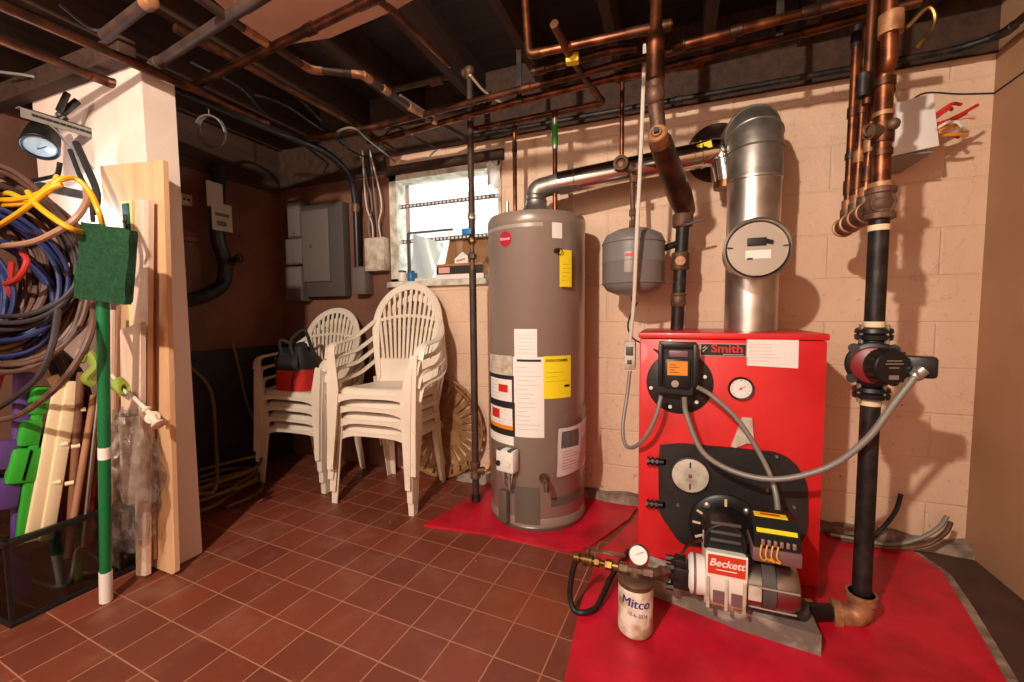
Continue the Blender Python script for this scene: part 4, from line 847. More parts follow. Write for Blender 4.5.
b = MB(); b.lathe([(0.054, 0), (0.054, 0.04), (0.049, 0.046), (0.0, 0.048)], mc, md, 32)
for k in range(14):
    a = 2 * PI * k / 14; x_, y_, _ = frame_of(md); q = mc + (x_ * math.cos(a) + y_ * math.sin(a)) * 0.054; b.bar(q + md * 0.004, q + md * 0.04, 0.007, 0.007)
b.build('motor_cap', 'black', cpz)
x_, y_, _ = frame_of(md); b = MB(); qc = mc + md * 0.0492
for k, (w_, dz) in enumerate(((0.042, 0.02), (0.05, 0.011), (0.028, -0.001))): b.bar(qc + x_ * -w_ / 2 + y_ * dz, qc + x_ * w_ / 2 + y_ * dz, 0.0035, 0.001, y_)
b.bar(qc + x_ * -0.014 - y_ * 0.030, qc + x_ * 0.014 - y_ * 0.030, 0.013, 0.001, y_)
b.build('plate_marks', 'terminal', cpz)
b = MB(); q = c + sd * 0.105 + fd * 0.02 + V(0, 0, -0.002); Rm = Matrix((sd, -fd, V(0, 0, 1))).transposed(); b.box(q, (0.085, 0.05, 0.066), 0, 0.010, Rm); b.build('wiring_box', 'black', cpz)
wb = q
# zone manifold
zm = thing('zone_manifold', 'row of copper zone pipes rising from a brown iron header at upper right', 'pipe manifold', (rx, ry_, mz - 0.06))
hd0 = V(rx, ry_, mz); hd1 = V((0.614, 2.020, 1.403)) 
b = MB(); b.tube([hd0 + (hd0 - hd1).normalized() * 0.03, hd1], [0.034, 0.030], 20); b.lathe([(0.030, -0.05), (0.041, -0.046), (0.041, -0.03), (0.034, -0.026), (0.036, 0.03), (0.040, 0.034), (0.040, 0.05), (0.030, 0.054)], hd0, n=26); b.ball(hd0, 0.040, 16)
b.build('header', 'rustiron', zm)
for t in (0.28, 0.52, 0.76, 0.99):
    p = hd0.lerp(hd1, t); b = MB(); b.torus(p, 0.0315, 0.006, hd1 - hd0, 26, 8); b.build('header_ring', 'bronze', zm)
tops = [((0.598, 1.800, 1.731), (0.632, 1.800, 2.103)), ((0.602, 1.900, 1.765), (0.619, 1.900, 2.088)), ((0.603, 2.000, 1.806), (0.619, 2.000, 2.131))]
bases = [hd0.lerp(hd1, t) for t in (0.38, 0.63, 0.88)]
for i, (bs, (m_, tp)) in enumerate(zip(bases, tops)):
    zt_ = min(tp[2], 2.32); tpv = V(bs.x + (0.02, 0.012, 0.006)[i], bs.y, zt_)
    b = MB(); b.cyl(bs, tpv, 0.0140, 14); zp = b.build('zone_pipe', 'copper', zm)
    L = tpv.z - bs.z
    for f0, f1, r, mm in ((0.06, 0.13, 0.020, 'bronze'), (0.16, 0.23, 0.018, 'oldcopper'), (0.34, 0.37, 0.018, 'iron') if i == 2 else (0.30, 0.36, 0.018, 'bronze'), (0.55, 0.60, 0.018, 'oldcopper'), (0.9, 1.0, 0.019, 'iron') if i == 2 else (0.78, 0.82, 0.017, 'brass')):
        b = MB(); b.cyl(bs.lerp(tpv, f0), bs.lerp(tpv, f1), r, 12); b.build('fitting', mm, zp)
    b = MB(); b.cyl(bs, bs + V(0, 0, 0.06), 0.023, 14); b.build('tee_outlet', 'rustiron', zp)
# main copper pipe with offset
m0 = hd0 + V(0, 0, 0.05); m1 = V(rx - 0.004, ry_, (0.591, 1.685, 1.799)[2]); m2 = V((0.603, 1.660, 1.837)); m3 = V((0.598, 1.660, 2.019))
b = MB(); b.cyl(m0, m1, 0.0235, 18); mp_ = b.build('main_pipe', 'copper', zm)
for y, r, mm, hgt in ((196, 0.045, 'bronze', 0.05), (160, 0.036, 'oldcopper', 0.05), (132, 0.042, 'rustiron', 0.08), (113, 0.036, 'oldcopper', 0.03)):
    pass
Lm = m1.z - m0.z
for f0, f1, r, mm in ((0.0, 0.05, 0.033, 'bronze'), (0.30, 0.36, 0.027, 'oldcopper'), (0.42, 0.60, 0.029, 'oldcopper'), (0.66, 0.70, 0.027, 'bronze'), (0.93, 1.0, 0.029, 'oldcopper')):
    b = MB(); b.cyl(m0.lerp(m1, f0), m0.lerp(m1, f1), r, 14); b.build('fitting', mm, mp_)
p = m0.lerp(m1, 0.52); b = MB(); b.cyl(p, p + V(-0.045, -0.03, -0.005), 0.022, 12); b.ball(p + V(0.015, -0.03, 0.01), 0.018, 10); b.torus(p + V(-0.045, -0.035, 0.0), 0.016, 0.005, (0.2, -1, 0), 16, 6); b.build('drain_cock', 'rustiron', mp_)
b = MB(); b.tube(fillet([m1 - V(0, 0, 0.03), m1 + V(0, 0, 0.02), V(m2.x, 1.66, m2.z), m3], 0.03), 0.0205, 16); b.build('upper_pipe', 'copper', zm)
b = MB(); b.cyl(m1 + V(-0.035, 0.02, -0.06), V(m1.x - 0.03, 1.70, 2.36), 0.014, 12); b.build('side_pipe', 'oldcopper', zm)
b = MB(); b.cyl(m1 + V(-0.05, 0.01, -0.04), m1 + V(-0.05, 0.01, 0.03), 0.020, 10); b.build('black_coupling', 'iron', zm)
b = MB(); q = V(m2.x, 1.66, m2.z + 0.02); b.cyl(q + V(0, 0, 0.06), q + V(0, 0, 0.12), 0.031, 14); b.build('union', 'bronze', zm)
b = MB(); b.tube(spline([q + V(0.03, -0.02, 0.06), q + V(0.075, -0.03, 0.10), q + V(0.09, -0.03, 0.05), q + V(0.05, -0.03, -0.01)]), 0.006, 8); b.build('yellow_lever', 'brass', zm)

# ------------------------------------------------------------------ relay box on the back wall
jx, jz = (0.838, 2.120, 1.794)[0], (0.838, 2.120, 1.794)[2]
sh = thing('bracket_shelf', 'small metal bracket on the back wall under the white relay box', 'bracket', (jx, YB - 0.001, jz - 0.1))
b = MB(); b.span((jx - 0.09, 2.14, jz - 0.106), (jx + 0.09, YB - 0.001, jz - 0.10)); b.build('shelf_plate', 'wiregrey', sh)
b = MB(); b.bar((jx - 0.05, 2.14, jz - 0.112), (jx - 0.05, YB - 0.004, jz - 0.2), 0.012, 0.02); b.build('brace', 'wiregrey', sh)
rb = thing('relay_box', 'white relay box with red wires bursting out on the wall bracket', 'electrical box', (jx, 2.2, jz - 0.0995))
tl = Matrix.Rotation(0.12, 3, 'Y') @ Matrix.Rotation(0.0, 3, 'X')
b = MB(); b.span((jx - 0.085, 2.145, jz - 0.0995), (jx + 0.075, 2.32, jz + 0.085), 0.004); b.build('box_body', 'wiregrey', rb)
b = MB(); b.box((jx + 0.004, 2.125, jz + 0.0), (0.165, 0.008, 0.20), 0, 0.002, Matrix.Rotation(-0.13, 3, 'Y')); b.build('cover_plate', 'white', rb)
rw = random.Random(4)
for k in range(14):
    p = V(jx + 0.07, 2.20 + 0.03 * rw.random(), jz + 0.02 - 0.05 * rw.random()); q = p + V(0.07 + 0.09 * rw.random(), -0.05 + 0.05 * rw.random(), 0.06 - 0.09 * rw.random())
    mdp = (p + q) / 2 + V(0.03 * rw.random(), -0.03, 0.05 * rw.random() - 0.02)
    b = MB(); b.tube(spline([p, mdp, q], 6), 0.0062, 6); b.build('wire', ['redink', 'pinkpaper', 'amber', 'redink', 'white'][k % 5], rb)
b = MB(); b.tube(spline([(jx - 0.07, 2.2, jz + 0.08), (jx - 0.10, 2.22, jz + 0.16), (jx + 0.0, 2.25, jz + 0.19), (jx - 0.06, 2.2, jz + 0.28), (m1.x + 0.05, 1.9, m1.z + 0.0)]), 0.005, 6); b.build('cable', 'wireblack', rb)
b = MB(); b.tube(spline([(0.931, 2.390, 1.976), (0.999, 2.395, 2.016), (1.115, 2.395, 1.990), (1.232, 2.395, 1.971)], 6) + [V(XR - 0.004, 2.39, (1.232, 2.395, 1.971)[2]), V(XR - 0.004, 2.0, (1.232, 2.395, 1.971)[2] + 0.01), V(XR - 0.004, 1.2, (1.232, 2.395, 1.971)[2] + 0.0)], 0.003, 6)
tag(b.build('wall_cable', 'wireblack'), 'thin dark cable tacked across the back and right walls near the ceiling', 'cable')

# ------------------------------------------------------------------ flexible conduits of the boiler
def ribbed(pts, r, n=12):
    sp = spline(pts, 30); out = []; 
    rad = [r * (1.0 if i % 2 else 0.90) for i in range(len(sp))]
    b = MB(); b.tube(sp, rad, n); return b
cnd = ribbed([(0.043, 1.755, 0.747), (0.054, 1.740, 0.676), (0.112, 1.720, 0.546), (0.220, 1.700, 0.490), (0.350, 1.670, 0.492), (0.485, 1.640, 0.563), (0.574, 1.615, 0.671), (0.631, 1.600, 0.790), (0.680, 1.590, 0.889)], 0.0105)
tag(cnd.build('flexible_conduit', 'wiregrey'), 'ribbed metal conduit swinging from the boiler control box to the circulator pump', 'conduit')
b = MB(); q = V((0.682, 1.590, 0.892)); b.cyl(q - V(0.01, 0, 0.012), q + V(0.012, 0, 0.012), 0.018, 12); b.torus(q, 0.018, 0.005, (1, -0.4, 0.6), 16, 6); b.build('conduit_connector', 'terminal', cpz)
cnd = ribbed([(0.089, 1.760, 0.789), (0.141, 1.750, 0.759), (0.230, 1.740, 0.675), (0.314, 1.730, 0.536), (0.348, 1.700, 0.440), (0.347, 1.620, 0.353)], 0.0095)
tag(cnd.build('flexible_conduit', 'wiregrey'), 'grey conduit dropping from the boiler control box to the burner control', 'conduit')
cnd = ribbed([(-0.042, 1.755, 0.746), (-0.060, 1.750, 0.665), (-0.098, 1.760, 0.576), (-0.148, 1.800, 0.513), (-0.190, 1.850, 0.507), (-0.205, 1.900, 0.577), (-0.193, 1.950, 0.700), (-0.183, 1.970, 0.812)], 0.0085)
tag(cnd.build('flexible_conduit', 'wiregrey'), 'grey conduit looping left from the control box past the boiler edge', 'conduit')
q = V((-0.184, 1.970, 0.886))
so = thing('cord_outlet', 'small pale outlet box hanging on a cord left of the boiler', 'outlet box', q - V(0, 0, 0.06))
b = MB(); b.span(q - V(0.025, 0.02, 0.065), q + V(0.025, 0.02, 0.065), 0.006); b.build('box_body', 'offwhite', so)
b = MB(); b.span(q + V(-0.016, -0.024, 0.0), q + V(0.016, -0.019, 0.04), 0.002); b.build('switch', 'darkgrey', so)
b = MB(); b.span(q + V(-0.01, -0.026, -0.04), q + V(0.01, -0.019, -0.02), 0.002); b.build('receptacle', 'darkgrey', so)
b = MB(); b.tube(spline([q + V(0, 0, 0.06), (-0.165, 1.930, 1.135), (-0.151, 1.880, 1.431), (-0.138, 1.870, 1.757), (-0.130, 1.880, 2.082), (-0.129, 1.900, 2.192)], 10), 0.0085, 8); tag(b.build('power_cord', 'wirewhite'), 'white cable hanging from the ceiling in front of the expansion tank', 'cable')
b = MB(); b.tube(spline([(-0.152, 1.980, 1.127), (-0.178, 1.980, 1.082), (-0.196, 1.990, 1.018), (-0.174, 2.000, 0.962), (-0.102, 1.900, 0.934), (-0.054, 1.800, 0.918)], 8), 0.004, 6); tag(b.build('control_wire', 'wireblack'), 'thin black wire from the white cable to the boiler control box', 'wire')
# dark hoses and pipe along the foot of the wall on the right
for k, pts in enumerate(([(0.681, 2.300, -0.025), (0.817, 2.310, 0.016), (0.891, 2.320, 0.081), (0.946, 2.330, 0.170), (0.968, 2.340, 0.253)], [(0.699, 2.300, 0.032), (0.879, 2.280, 0.030), (0.999, 2.280, 0.076), (1.074, 2.280, 0.144), (1.101, 2.280, 0.202)], [(0.726, 2.260, 0.015), (0.903, 2.250, 0.037), (1.020, 2.250, 0.074), (1.083, 2.250, 0.139), (1.100, 2.250, 0.190)])):
    b = MB(); b.tube([V(p[0], p[1], max(p[2], 0.035)) for p in spline(pts, 8)], 0.009, 8); tag(b.build('tubing', ['wireblack', 'wiregrey', 'rustiron'][k]), ['black tube curling up the wall behind the return pipe', 'grey tube stub curling up nearest the wall at right', 'brown tube stub curling up beside the grey one at right'][k], 'tube')

# ------------------------------------------------------------------ iron gas pipe in front of the window
gx, gy = (-1.039, 2.093, 0.000)[0], (-1.039, 2.093, 0.000)[1]
gz1 = (-1.048, 2.093, 2.374)[2]
gzf = lambda y: gz1 + (0.0 - gz1) * (y - 72) / (503 - 72)
gt = thing('gas_pipe', 'tall dark iron gas pipe with blue valve handle left of the water heater', 'pipe', (gx, gy, 0.012))
b = MB(); b.cyl((gx, gy, 0.02), (gx, gy, gzf(262)), 0.0195, 16); b.cyl((gx, gy, gzf(228)), (gx, gy, gz1), 0.0175, 16); b.build('pipe', 'pipewrap', gt)
b = MB(); b.lathe([(0.02, 0.0125), (0.026, 0.016), (0.026, 0.05), (0.02, 0.055)], (gx, gy, 0), n=14); b.build('end_cap', 'iron', gt)
b = MB(); z = gzf(468); b.lathe([(0.021, -0.05), (0.029, -0.045), (0.029, -0.03), (0.026, -0.025), (0.026, 0.025), (0.029, 0.03), (0.029, 0.045), (0.021, 0.05)], (gx, gy, z), n=16); b.cyl((gx, gy, z), (gx + 0.05, gy + 0.01, z), 0.022, 12); b.build('tee', 'rustiron', gt)
b = MB(); z0, z1 = gzf(262), gzf(228); b.cyl((gx, gy, z0 - 0.01), (gx, gy, z1 + 0.01), 0.013, 12)
b.lathe([(0.014, 0), (0.026, 0.008), (0.026, 0.03), (0.016, 0.04)], (gx, gy, gzf(253)), n=8); b.build('union', 'rustiron', gt)
b = MB(); b.lathe([(0.015, 0), (0.022, 0.008), (0.024, 0.02), (0.022, 0.04), (0.014, 0.05)], (gx, gy, gzf(238)), n=8); b.build('brass_valve', 'brass', gt)
b = MB(); z = gzf(226); b.span((gx - 0.045, gy - 0.04, z - 0.018), (gx + 0.015, gy - 0.018, z + 0.018), 0.007); b.cyl((gx, gy - 0.02, z), (gx, gy, z), 0.01, 10); b.build('valve_handle', 'bluevalve', gt)
b = MB(); z = gzf(214); b.lathe([(0.015, 0), (0.024, 0.006), (0.024, 0.03), (0.016, 0.04)], (gx, gy, z), n=8); b.build('union', 'terminal', gt)
b = MB(); b.ball((gx, gy, gz1), 0.03, 14); b.cyl((gx, gy, gz1), (gx - 0.06, gy + 0.005, gz1 - 0.004), 0.024, 12); b.cyl((gx, gy, gz1), (gx, gy, gz1 - 0.04), 0.026, 12); b.build('elbow', 'rustiron', gt)
b = MB(); b.cyl((gx - 0.05, gy, gz1), (gx - 0.50, gy - 0.02, gz1 - 0.01), 0.0165, 12); b.build('branch_pipe', 'pipewrap', gt)
b = MB(); b.cyl((gx - 0.16, gy, gz1 - 0.005), (gx - 0.24, gy, gz1 - 0.005), 0.025, 10); b.build('branch_union', 'rustiron', gt)
# yellow flexible gas line from the tee to the control valve
b = MB(); z = gzf(468); b.tube(spline([(gx + 0.05, gy + 0.01, z), (gx + 0.09, gy - 0.01, z + 0.02), gp - gs * 0.06 + V(0, 0, 0.02)], 8), 0.008, 8); tag(b.build('gas_line', 'bronze'), 'short tan gas line between the iron pipe and the heater control', 'pipe')

# ------------------------------------------------------------------ items on the window sill
cx0 = V((-1.434, 2.370, 1.276)); cx1 = V((-1.099, 2.370, 1.264))
cb = thing('carton', 'open brown cardboard carton with printed band on the window sill', 'carton', ((cx0.x + cx1.x) / 2, 2.40, WZ0))
b = MB(); ht = 0.10
b.span((cx0.x, 2.365, WZ0 + 0.001), (cx1.x, 2.37, WZ0 + ht)); b.span((cx0.x, 2.44, WZ0 + 0.001), (cx1.x, 2.445, WZ0 + ht)); b.span((cx0.x, 2.365, WZ0 + 0.001), (cx0.x + 0.005, 2.445, WZ0 + ht)); b.span((cx1.x - 0.005, 2.365, WZ0 + 0.001), (cx1.x, 2.445, WZ0 + ht)); b.span((cx0.x, 2.365, WZ0 + 0.001), (cx1.x, 2.445, WZ0 + 0.006)); b.build('tray', 'cardboard', cb)
b = MB(); b.prism([(0.0, 0), (cx1.x - cx0.x, 0), (cx1.x - cx0.x, 0.255), (0.045, 0.26)], (cx0.x, 2.452, WZ0 + 0.04), (1, 0, 0), (0, 0.12, 1), 0.006); b.build('flap', 'cardboard', cb)
b = MB(); b.span((cx0.x + 0.004, 2.362, WZ0 + 0.035), (cx1.x - 0.004, 2.3648, WZ0 + 0.085)); pbnd = b.build('printed_band', 'ink', cb)
b = MB(); b.span((cx0.x + 0.02, 2.3605, WZ0 + 0.042), (cx0.x + 0.10, 2.3618, WZ0 + 0.078)); b.build('picture', 'pinkpaper', pbnd)
b = MB(); b.span((cx0.x - 0.002, 2.361, WZ0 + 0.002), (cx1.x + 0.002, 2.3645, WZ0 + 0.032)); b.build('white_band', 'white', cb)
pk = thing('paper_packet', 'white paper packet standing in the cardboard carton on the sill', 'packet', ((cx0.x + cx1.x) / 2, 2.40, WZ0 + 0.01))
b = MB(); xm = (cx0.x + cx1.x) / 2 + 0.01; b.prism([(-0.05, 0), (0.045, 0), (0.05, 0.13), (0.01, 0.16), (-0.045, 0.12)], (xm, 2.39, WZ0 + 0.01), (1, 0, 0), (0, 0, 1), 0.02); b.build('wrapper', 'white', pk)
b = MB(); b.bar((xm - 0.03, 2.368, WZ0 + 0.115), (xm + 0.03, 2.368, WZ0 + 0.125), 0.012, 0.002, (0, 0, 1)); b.build('print_bar', 'grey', pk)
for i, (px_, r, h_, m_, nm, lb) in enumerate(((403, 0.03, 0.075, 'whiteplastic', 'jar', 'small pale jar with dark lid at the left end of the sill'), (411, 0.027, 0.07, 'bluevalve', 'jar', 'small blue jar with dark lid next to the pale one on the sill'))):
    q = V(((-1.707, 2.385, 1.306), (-1.639, 2.385, 1.303))[i]); jr = thing(nm, lb, 'jar', (q.x, 2.385, WZ0 + 0.001))
    b = MB(); b.lathe([(r * 0.9, 0.001), (r, 0.006), (r, h_ * 0.75), (r * 0.8, h_ * 0.85)], (q.x, 2.385, WZ0), n=20); b.build('glass', m_, jr)
    b = MB(); b.lathe([(r * 0.85, h_ * 0.82), (r * 0.85, h_), (0.002, h_ + 0.002)], (q.x, 2.385, WZ0), n=20); b.build('lid', 'darkgrey', jr)
bgp = MB(); z = WZ0 + 0.02
bgp.sheet(lambda u, v: (-1.70 + 0.22 * u + 0.06 * v, 2.415 + 0.025 * math.sin(5 * u + 3 * v), z + 0.30 * v * (1 - 0.25 * u)), 10, 12, 0.003)
tag(bgp.build('plastic_sheet', mat('pale_blue_sheet', '#c9dde2', 0.3)), 'pale blue plastic sheet leaning in the left corner of the window', 'plastic sheet')
b = MB(); q = V((-1.027, 2.380, 1.936)); b.sheet(lambda u, v: (q.x + (u - .5) * 0.10 * (1 - 0.3 * v), 2.375 + 0.012 * math.sin(9 * u + 5 * v), q.z + 0.05 - 0.14 * v + 0.02 * math.sin(7 * u)), 12, 12, 0.004); tag(b.build('rag', 'wellwhite'), 'pale scrap of plastic hanging in the top right corner of the window', 'rag')

# ------------------------------------------------------------------ stacking chairs
def make_chair(name, label, group):
    t = thing(name, label, 'chair', (0, 0, 0), group)
    SZ = 0.455; T = 0.006
    # seat shell: narrower at the back, front edge rolled down
    def seat(u, v):
        w = 0.235 - 0.035 * v; x = (u * 2 - 1) * w; y = -0.235 + 0.39 * v
        z = SZ - 0.018 * v - 0.014 * math.sin(PI * v) * (1 - (2 * u - 1) ** 2)
        if v < 0.14: z -= 0.05 * (1 - v / 0.14) ** 2; y += 0.012 * (1 - v / 0.14)
        e = abs(2 * u - 1)
        if e > 0.86: z -= 0.032 * ((e - 0.86) / 0.14) ** 2
        return (x, y, z)
    b = MB(); b.sheet(seat, 22, 22, T); b.build('seat', 'chair', t)
    # fan back
    ZB, ZT = 0.45, 1.055
    def back(x, z):
        k = (z - ZB) / (ZT - ZB); return V(x, 0.150 + 0.095 * k + 0.02 * k * k - 0.50 * x * x, z)
    def half(z):
        k = (z - ZB) / (ZT - ZB)
        if k < 0.52: return 0.185 + 0.050 * (max(0.0, k) / 0.52) ** 0.8
        s = (k - 0.52) / 0.48; return 0.235 * math.sqrt(max(0.0, 1 - s ** 2.3))
    b = MB()
    low = ZB + 0.13
    b.sheet(lambda u, v: back((u * 2 - 1) * half(ZB - 0.03 + (low - ZB + 0.03) * v) * 0.97, ZB - 0.03 + (low - ZB + 0.03) * v) , 14, 6, T)
    zs = [ZB + (ZT - ZB) * k / 24 for k in range(25)]
    zs = [ZB - 0.02 + (ZT - ZB + 0.02) * (1 - (1 - k / 22) ** 1.9) for k in range(23)]
    rimp = [back(-half(z), z) for z in zs] + [back(half(z), z) for z in reversed(zs)][1:]
    # flat rim band, wide at the sides
    k = len(rimp)
    def band(i, s):
        p = rimp[i]; c = V(0, 0.26, ZB + 0.33); d = V(p.x - 0, 0, p.z - c.z); d = d.normalized() if d.length > 1e-6 else V(0, 0, 1)
        q = back(p.x - d.x * 0.038 * s, p.z - d.z * 0.038 * s); return q
    b.sheet(lambda u, v: band(int(round(u * (k - 1))), v), k - 1, 2, 0.011)
    for i in range(k - 1): pass
    b.tube(rimp, 0.0085, 8)
    b.build('backrest', 'chair', t)
    sl = MB(); n = 13
    for i in range(n):
        a = (i + 0.5) / n * 2 - 1
        x0 = a * half(low) * 0.80; 
        # each slat fans outward and stops at the rim
        zt = ZB + 0.2
        for q in range(60):
            zz_ = ZB + 0.2 + (ZT - ZB - 0.2) * q / 60; xx_ = x0 + a * 0.085 * (zz_ - low) / 0.44
            if abs(xx_) < half(zz_) - 0.012 and zz_ < ZT - 0.03: zt = zz_
        pts = [back(x0 + a * 0.085 * ((low - 0.01) + (zt - low + 0.01) * j / 8 - low) / 0.44, (low - 0.01) + (zt - low + 0.01) * j / 8) for j in range(9)]
        hw = 0.0088
        for j in range(8):
            p, q = pts[j], pts[j + 1]; sl.bar(p, q + (q - p) * 0.02, hw * 2, 0.006, (1, 0, 0))
    # cross band half way up the slats
    zc = low + 0.27; cpts = [back((j / 12 * 2 - 1) * (half(zc) - 0.02), zc - 0.03 * (j / 12 * 2 - 1) ** 2) for j in range(13)]
    for j in range(12): sl.bar(cpts[j], cpts[j + 1], 0.020, 0.005, (0, 0, 1))
    sl.build('back_slats', 'chair', t)
    for s in (-1, 1):
        # arm: from the back edge forward, then curving down into the front leg
        b = MB(); zz_ = 0.84
        ap = spline([back(s * (half(zz_) - 0.008), zz_), V(s * 0.268, 0.10, 0.765), V(s * 0.280, 0.0, 0.722), V(s * 0.28, -0.12, 0.708), V(s * 0.276, -0.20, 0.692), V(s * 0.268, -0.230, 0.62)], 6)
        nn = len(ap)
        def arm(u, v):
            p = ap[min(nn - 1, int(round(u * (nn - 1))))]; w = 0.030 - 0.012 * (1 - u) if u < 0.85 else 0.030
            e = (v * 2 - 1); return p + V(s * 0 + e * w, 0, -0.012 * e * e)
        b.sheet(arm, nn - 1, 6, 0.007); b.build('arm', 'chair', t)
        # front leg: wide L-shaped channel narrowing to the foot
        b = MB()
        def leg(pts, wx, wy, sx, sy):
            for (fx_, fy_) in ((1, 0), (0, 1)):
                def f(u, v):
                    i = u * (len(pts) - 1); a = int(min(len(pts) - 2, math.floor(i))); fr_ = i - a
                    p = V(pts[a]).lerp(V(pts[a + 1]), fr_); w_ = (wx[a] + (wx[a + 1] - wx[a]) * fr_) if fx_ else (wy[a] + (wy[a + 1] - wy[a]) * fr_)
                    return p + (V(-sx * w_ * v, 0, 0) if fx_ else V(0, -sy * w_ * v, 0))
                b.sheet(f, (len(pts) - 1) * 3, 2, 0.006)
        leg([(s * 0.272, -0.235, 0.64), (s * 0.268, -0.25, 0.45), (s * 0.266, -0.262, 0.22), (s * 0.268, -0.275, 0.0)], [0.042, 0.065, 0.046, 0.030], [0.05, 0.080, 0.055, 0.036], s, -1)
        b.build('leg', 'chair', t)
        b = MB(); leg([(s * 0.195, 0.155, 0.47), (s * 0.200, 0.165, 0.30), (s * 0.205, 0.205, 0.0)], [0.05, 0.055, 0.036], [0.06, 0.06, 0.038], s, 1)
        b.build('leg', 'chair', t)
    # skirt between the front legs and side rails under the seat
    b = MB(); b.sheet(lambda u, v: ((u * 2 - 1) * 0.245, -0.238 - 0.004 * math.sin(PI * u), SZ - 0.035 - v * (0.022 + 0.05 * (2 * u - 1) ** 4)), 16, 2, 0.005)
    for s in (-1, 1): b.sheet(lambda u, v, s=s: (s * (0.237 - 0.03 * u), -0.22 + 0.37 * u, SZ - 0.03 - 0.02 * u - 0.03 * v), 6, 1, 0.005)
    b.build('apron', 'chair', t)
    return t
PITCH_C = 0.074
ch0 = make_chair('plastic_chair', 'topmost white plastic fan-back chair of the right-hand stack', 'white plastic armchairs in two stacks')
names = {('r', 3): 'topmost white plastic fan-back chair of the right-hand stack', ('r', 2): 'second white plastic chair from the top of the right-hand stack', ('r', 1): 'third white plastic chair from the top of the right-hand stack', ('r', 0): 'bottom white plastic chair of the right-hand stack, its feet on the tiles',
         ('l', 3): 'top white plastic chair of the left stack, carrying the red and black bag', ('l', 2): 'second white plastic chair from the top of the left stack', ('l', 1): 'third white plastic chair from the top of the left stack', ('l', 0): 'bottom white plastic chair of the left stack nearest the dark alcove'}
RS, LS = (-1.565, 2.10), (-2.225, 2.135)
first = True
for st_, (sx_, sy_), rz in (('r', RS, math.radians(3)), ('l', LS, math.radians(1.5))):
    for k in (3, 2, 1, 0):
        o = ch0 if first else copy_tree(ch0); first = False
        dy = -0.012 * k
        jr = random.uniform(-0.6, 0.6) if k else 0
        ang = rz + math.radians(jr + (5 if (st_ == 'r' and k == 3) else 0))
        o.location = (sx_ - math.sin(ang) * dy, sy_ + math.cos(ang) * dy, 0.0005 + PITCH_C * k * (1.0 if st_ == 'r' else 0.98)); o.rotation_euler = (0, 0, ang); o.scale = (1, 1, 1) if st_ == 'r' else (1, 0.9, 0.86); o['label'] = names[(st_, k)]

# ------------------------------------------------------------------ tool bag on the left stack
bx_, by_ = (-2.293, 2.030, 0.658)[0], 2.03; bz_ = 0.455 * 0.86 + PITCH_C * 3 * 0.98 - 0.020
tb = thing('tool_bag', 'red and black canvas tool bag resting on the left stack of chairs', 'bag', (bx_, by_, bz_))
def bag(u, v, z0, z1, w, d, bulge=0.01, sag=0.0):
    a = 2 * PI * u; e = 3.2; c_, s_ = math.cos(a), math.sin(a)
    x = w * (abs(c_) ** (2 / e)) * (1 if c_ > 0 else -1); y = d * (abs(s_) ** (2 / e)) * (1 if s_ > 0 else -1)
    k = 1 + bulge * math.sin(PI * v) + 0.02 * math.sin(5 * a + 4 * v); return (bx_ + x * k, by_ + y * k, z0 + (z1 - z0) * v - sag * math.sin(a * 3) * v)
W_, D_ = 0.115, 0.10
b = MB(); b.sheet(lambda u, v: bag(u, v, bz_ + 0.001, bz_ + 0.15, W_, D_, 0.05), 36, 8); b.mesh([bag(k / 36, 0, bz_ + 0.001, 1, W_, D_) for k in range(36)], [tuple(range(36))]); b.build('lower_body', 'bagred', tb)
b = MB(); b.sheet(lambda u, v: bag(u, v, bz_ + 0.145, bz_ + 0.27 , W_ * (1.03 - 0.25 * v * v), D_ * (1.03 - 0.35 * v * v), 0.04, 0.02), 36, 8)
b.mesh([bag(k / 36, 1, bz_ + 0.145, bz_ + 0.27, W_ * 0.78, D_ * 0.68, 0.04, 0.02) for k in range(36)], [tuple(range(36))]); b.build('upper_body', 'bagblack', tb)
for dx in (-0.05, 0.045):
    b = MB(); b.tube(spline([(bx_ + dx, by_ - D_ * 0.7, bz_ + 0.24), (bx_ + dx - 0.02, by_ - 0.06, bz_ + 0.33), (bx_ + dx + 0.05, by_ - 0.02, bz_ + 0.35 + dx), (bx_ + dx + 0.07, by_ + 0.02, bz_ + 0.26)], 8), 0.011, 8); b.build('handle', 'bagblack', tb)
b = MB(); b.tube(spline([(bx_ + 0.09, by_ - 0.08, bz_ + 0.25), (bx_ + 0.115, by_ - 0.11, bz_ + 0.17), (bx_ + 0.085, by_ - 0.118, bz_ + 0.09), (bx_ + 0.07, by_ - 0.112, bz_ + 0.02)], 8), 0.005, 6); b.build('strap', 'bagblack', tb)
b = MB(); b.span((bx_ - 0.135, by_ - 0.06, bz_ + 0.19), (bx_ - 0.10, by_ - 0.02, bz_ + 0.23), 0.006); b.build('buckle', 'terminal', tb)
b = MB()
for (dx, dy, dz, r) in ((-0.04, 0.02, 0.28, 0.04), (0.03, 0.0, 0.27, 0.045), (0.0, 0.04, 0.29, 0.035)): b.ball((bx_ + dx, by_ + dy, bz_ + dz), r, 12, (1.2, 1, 0.8))
b.build('folded_top', 'bagblack', tb)

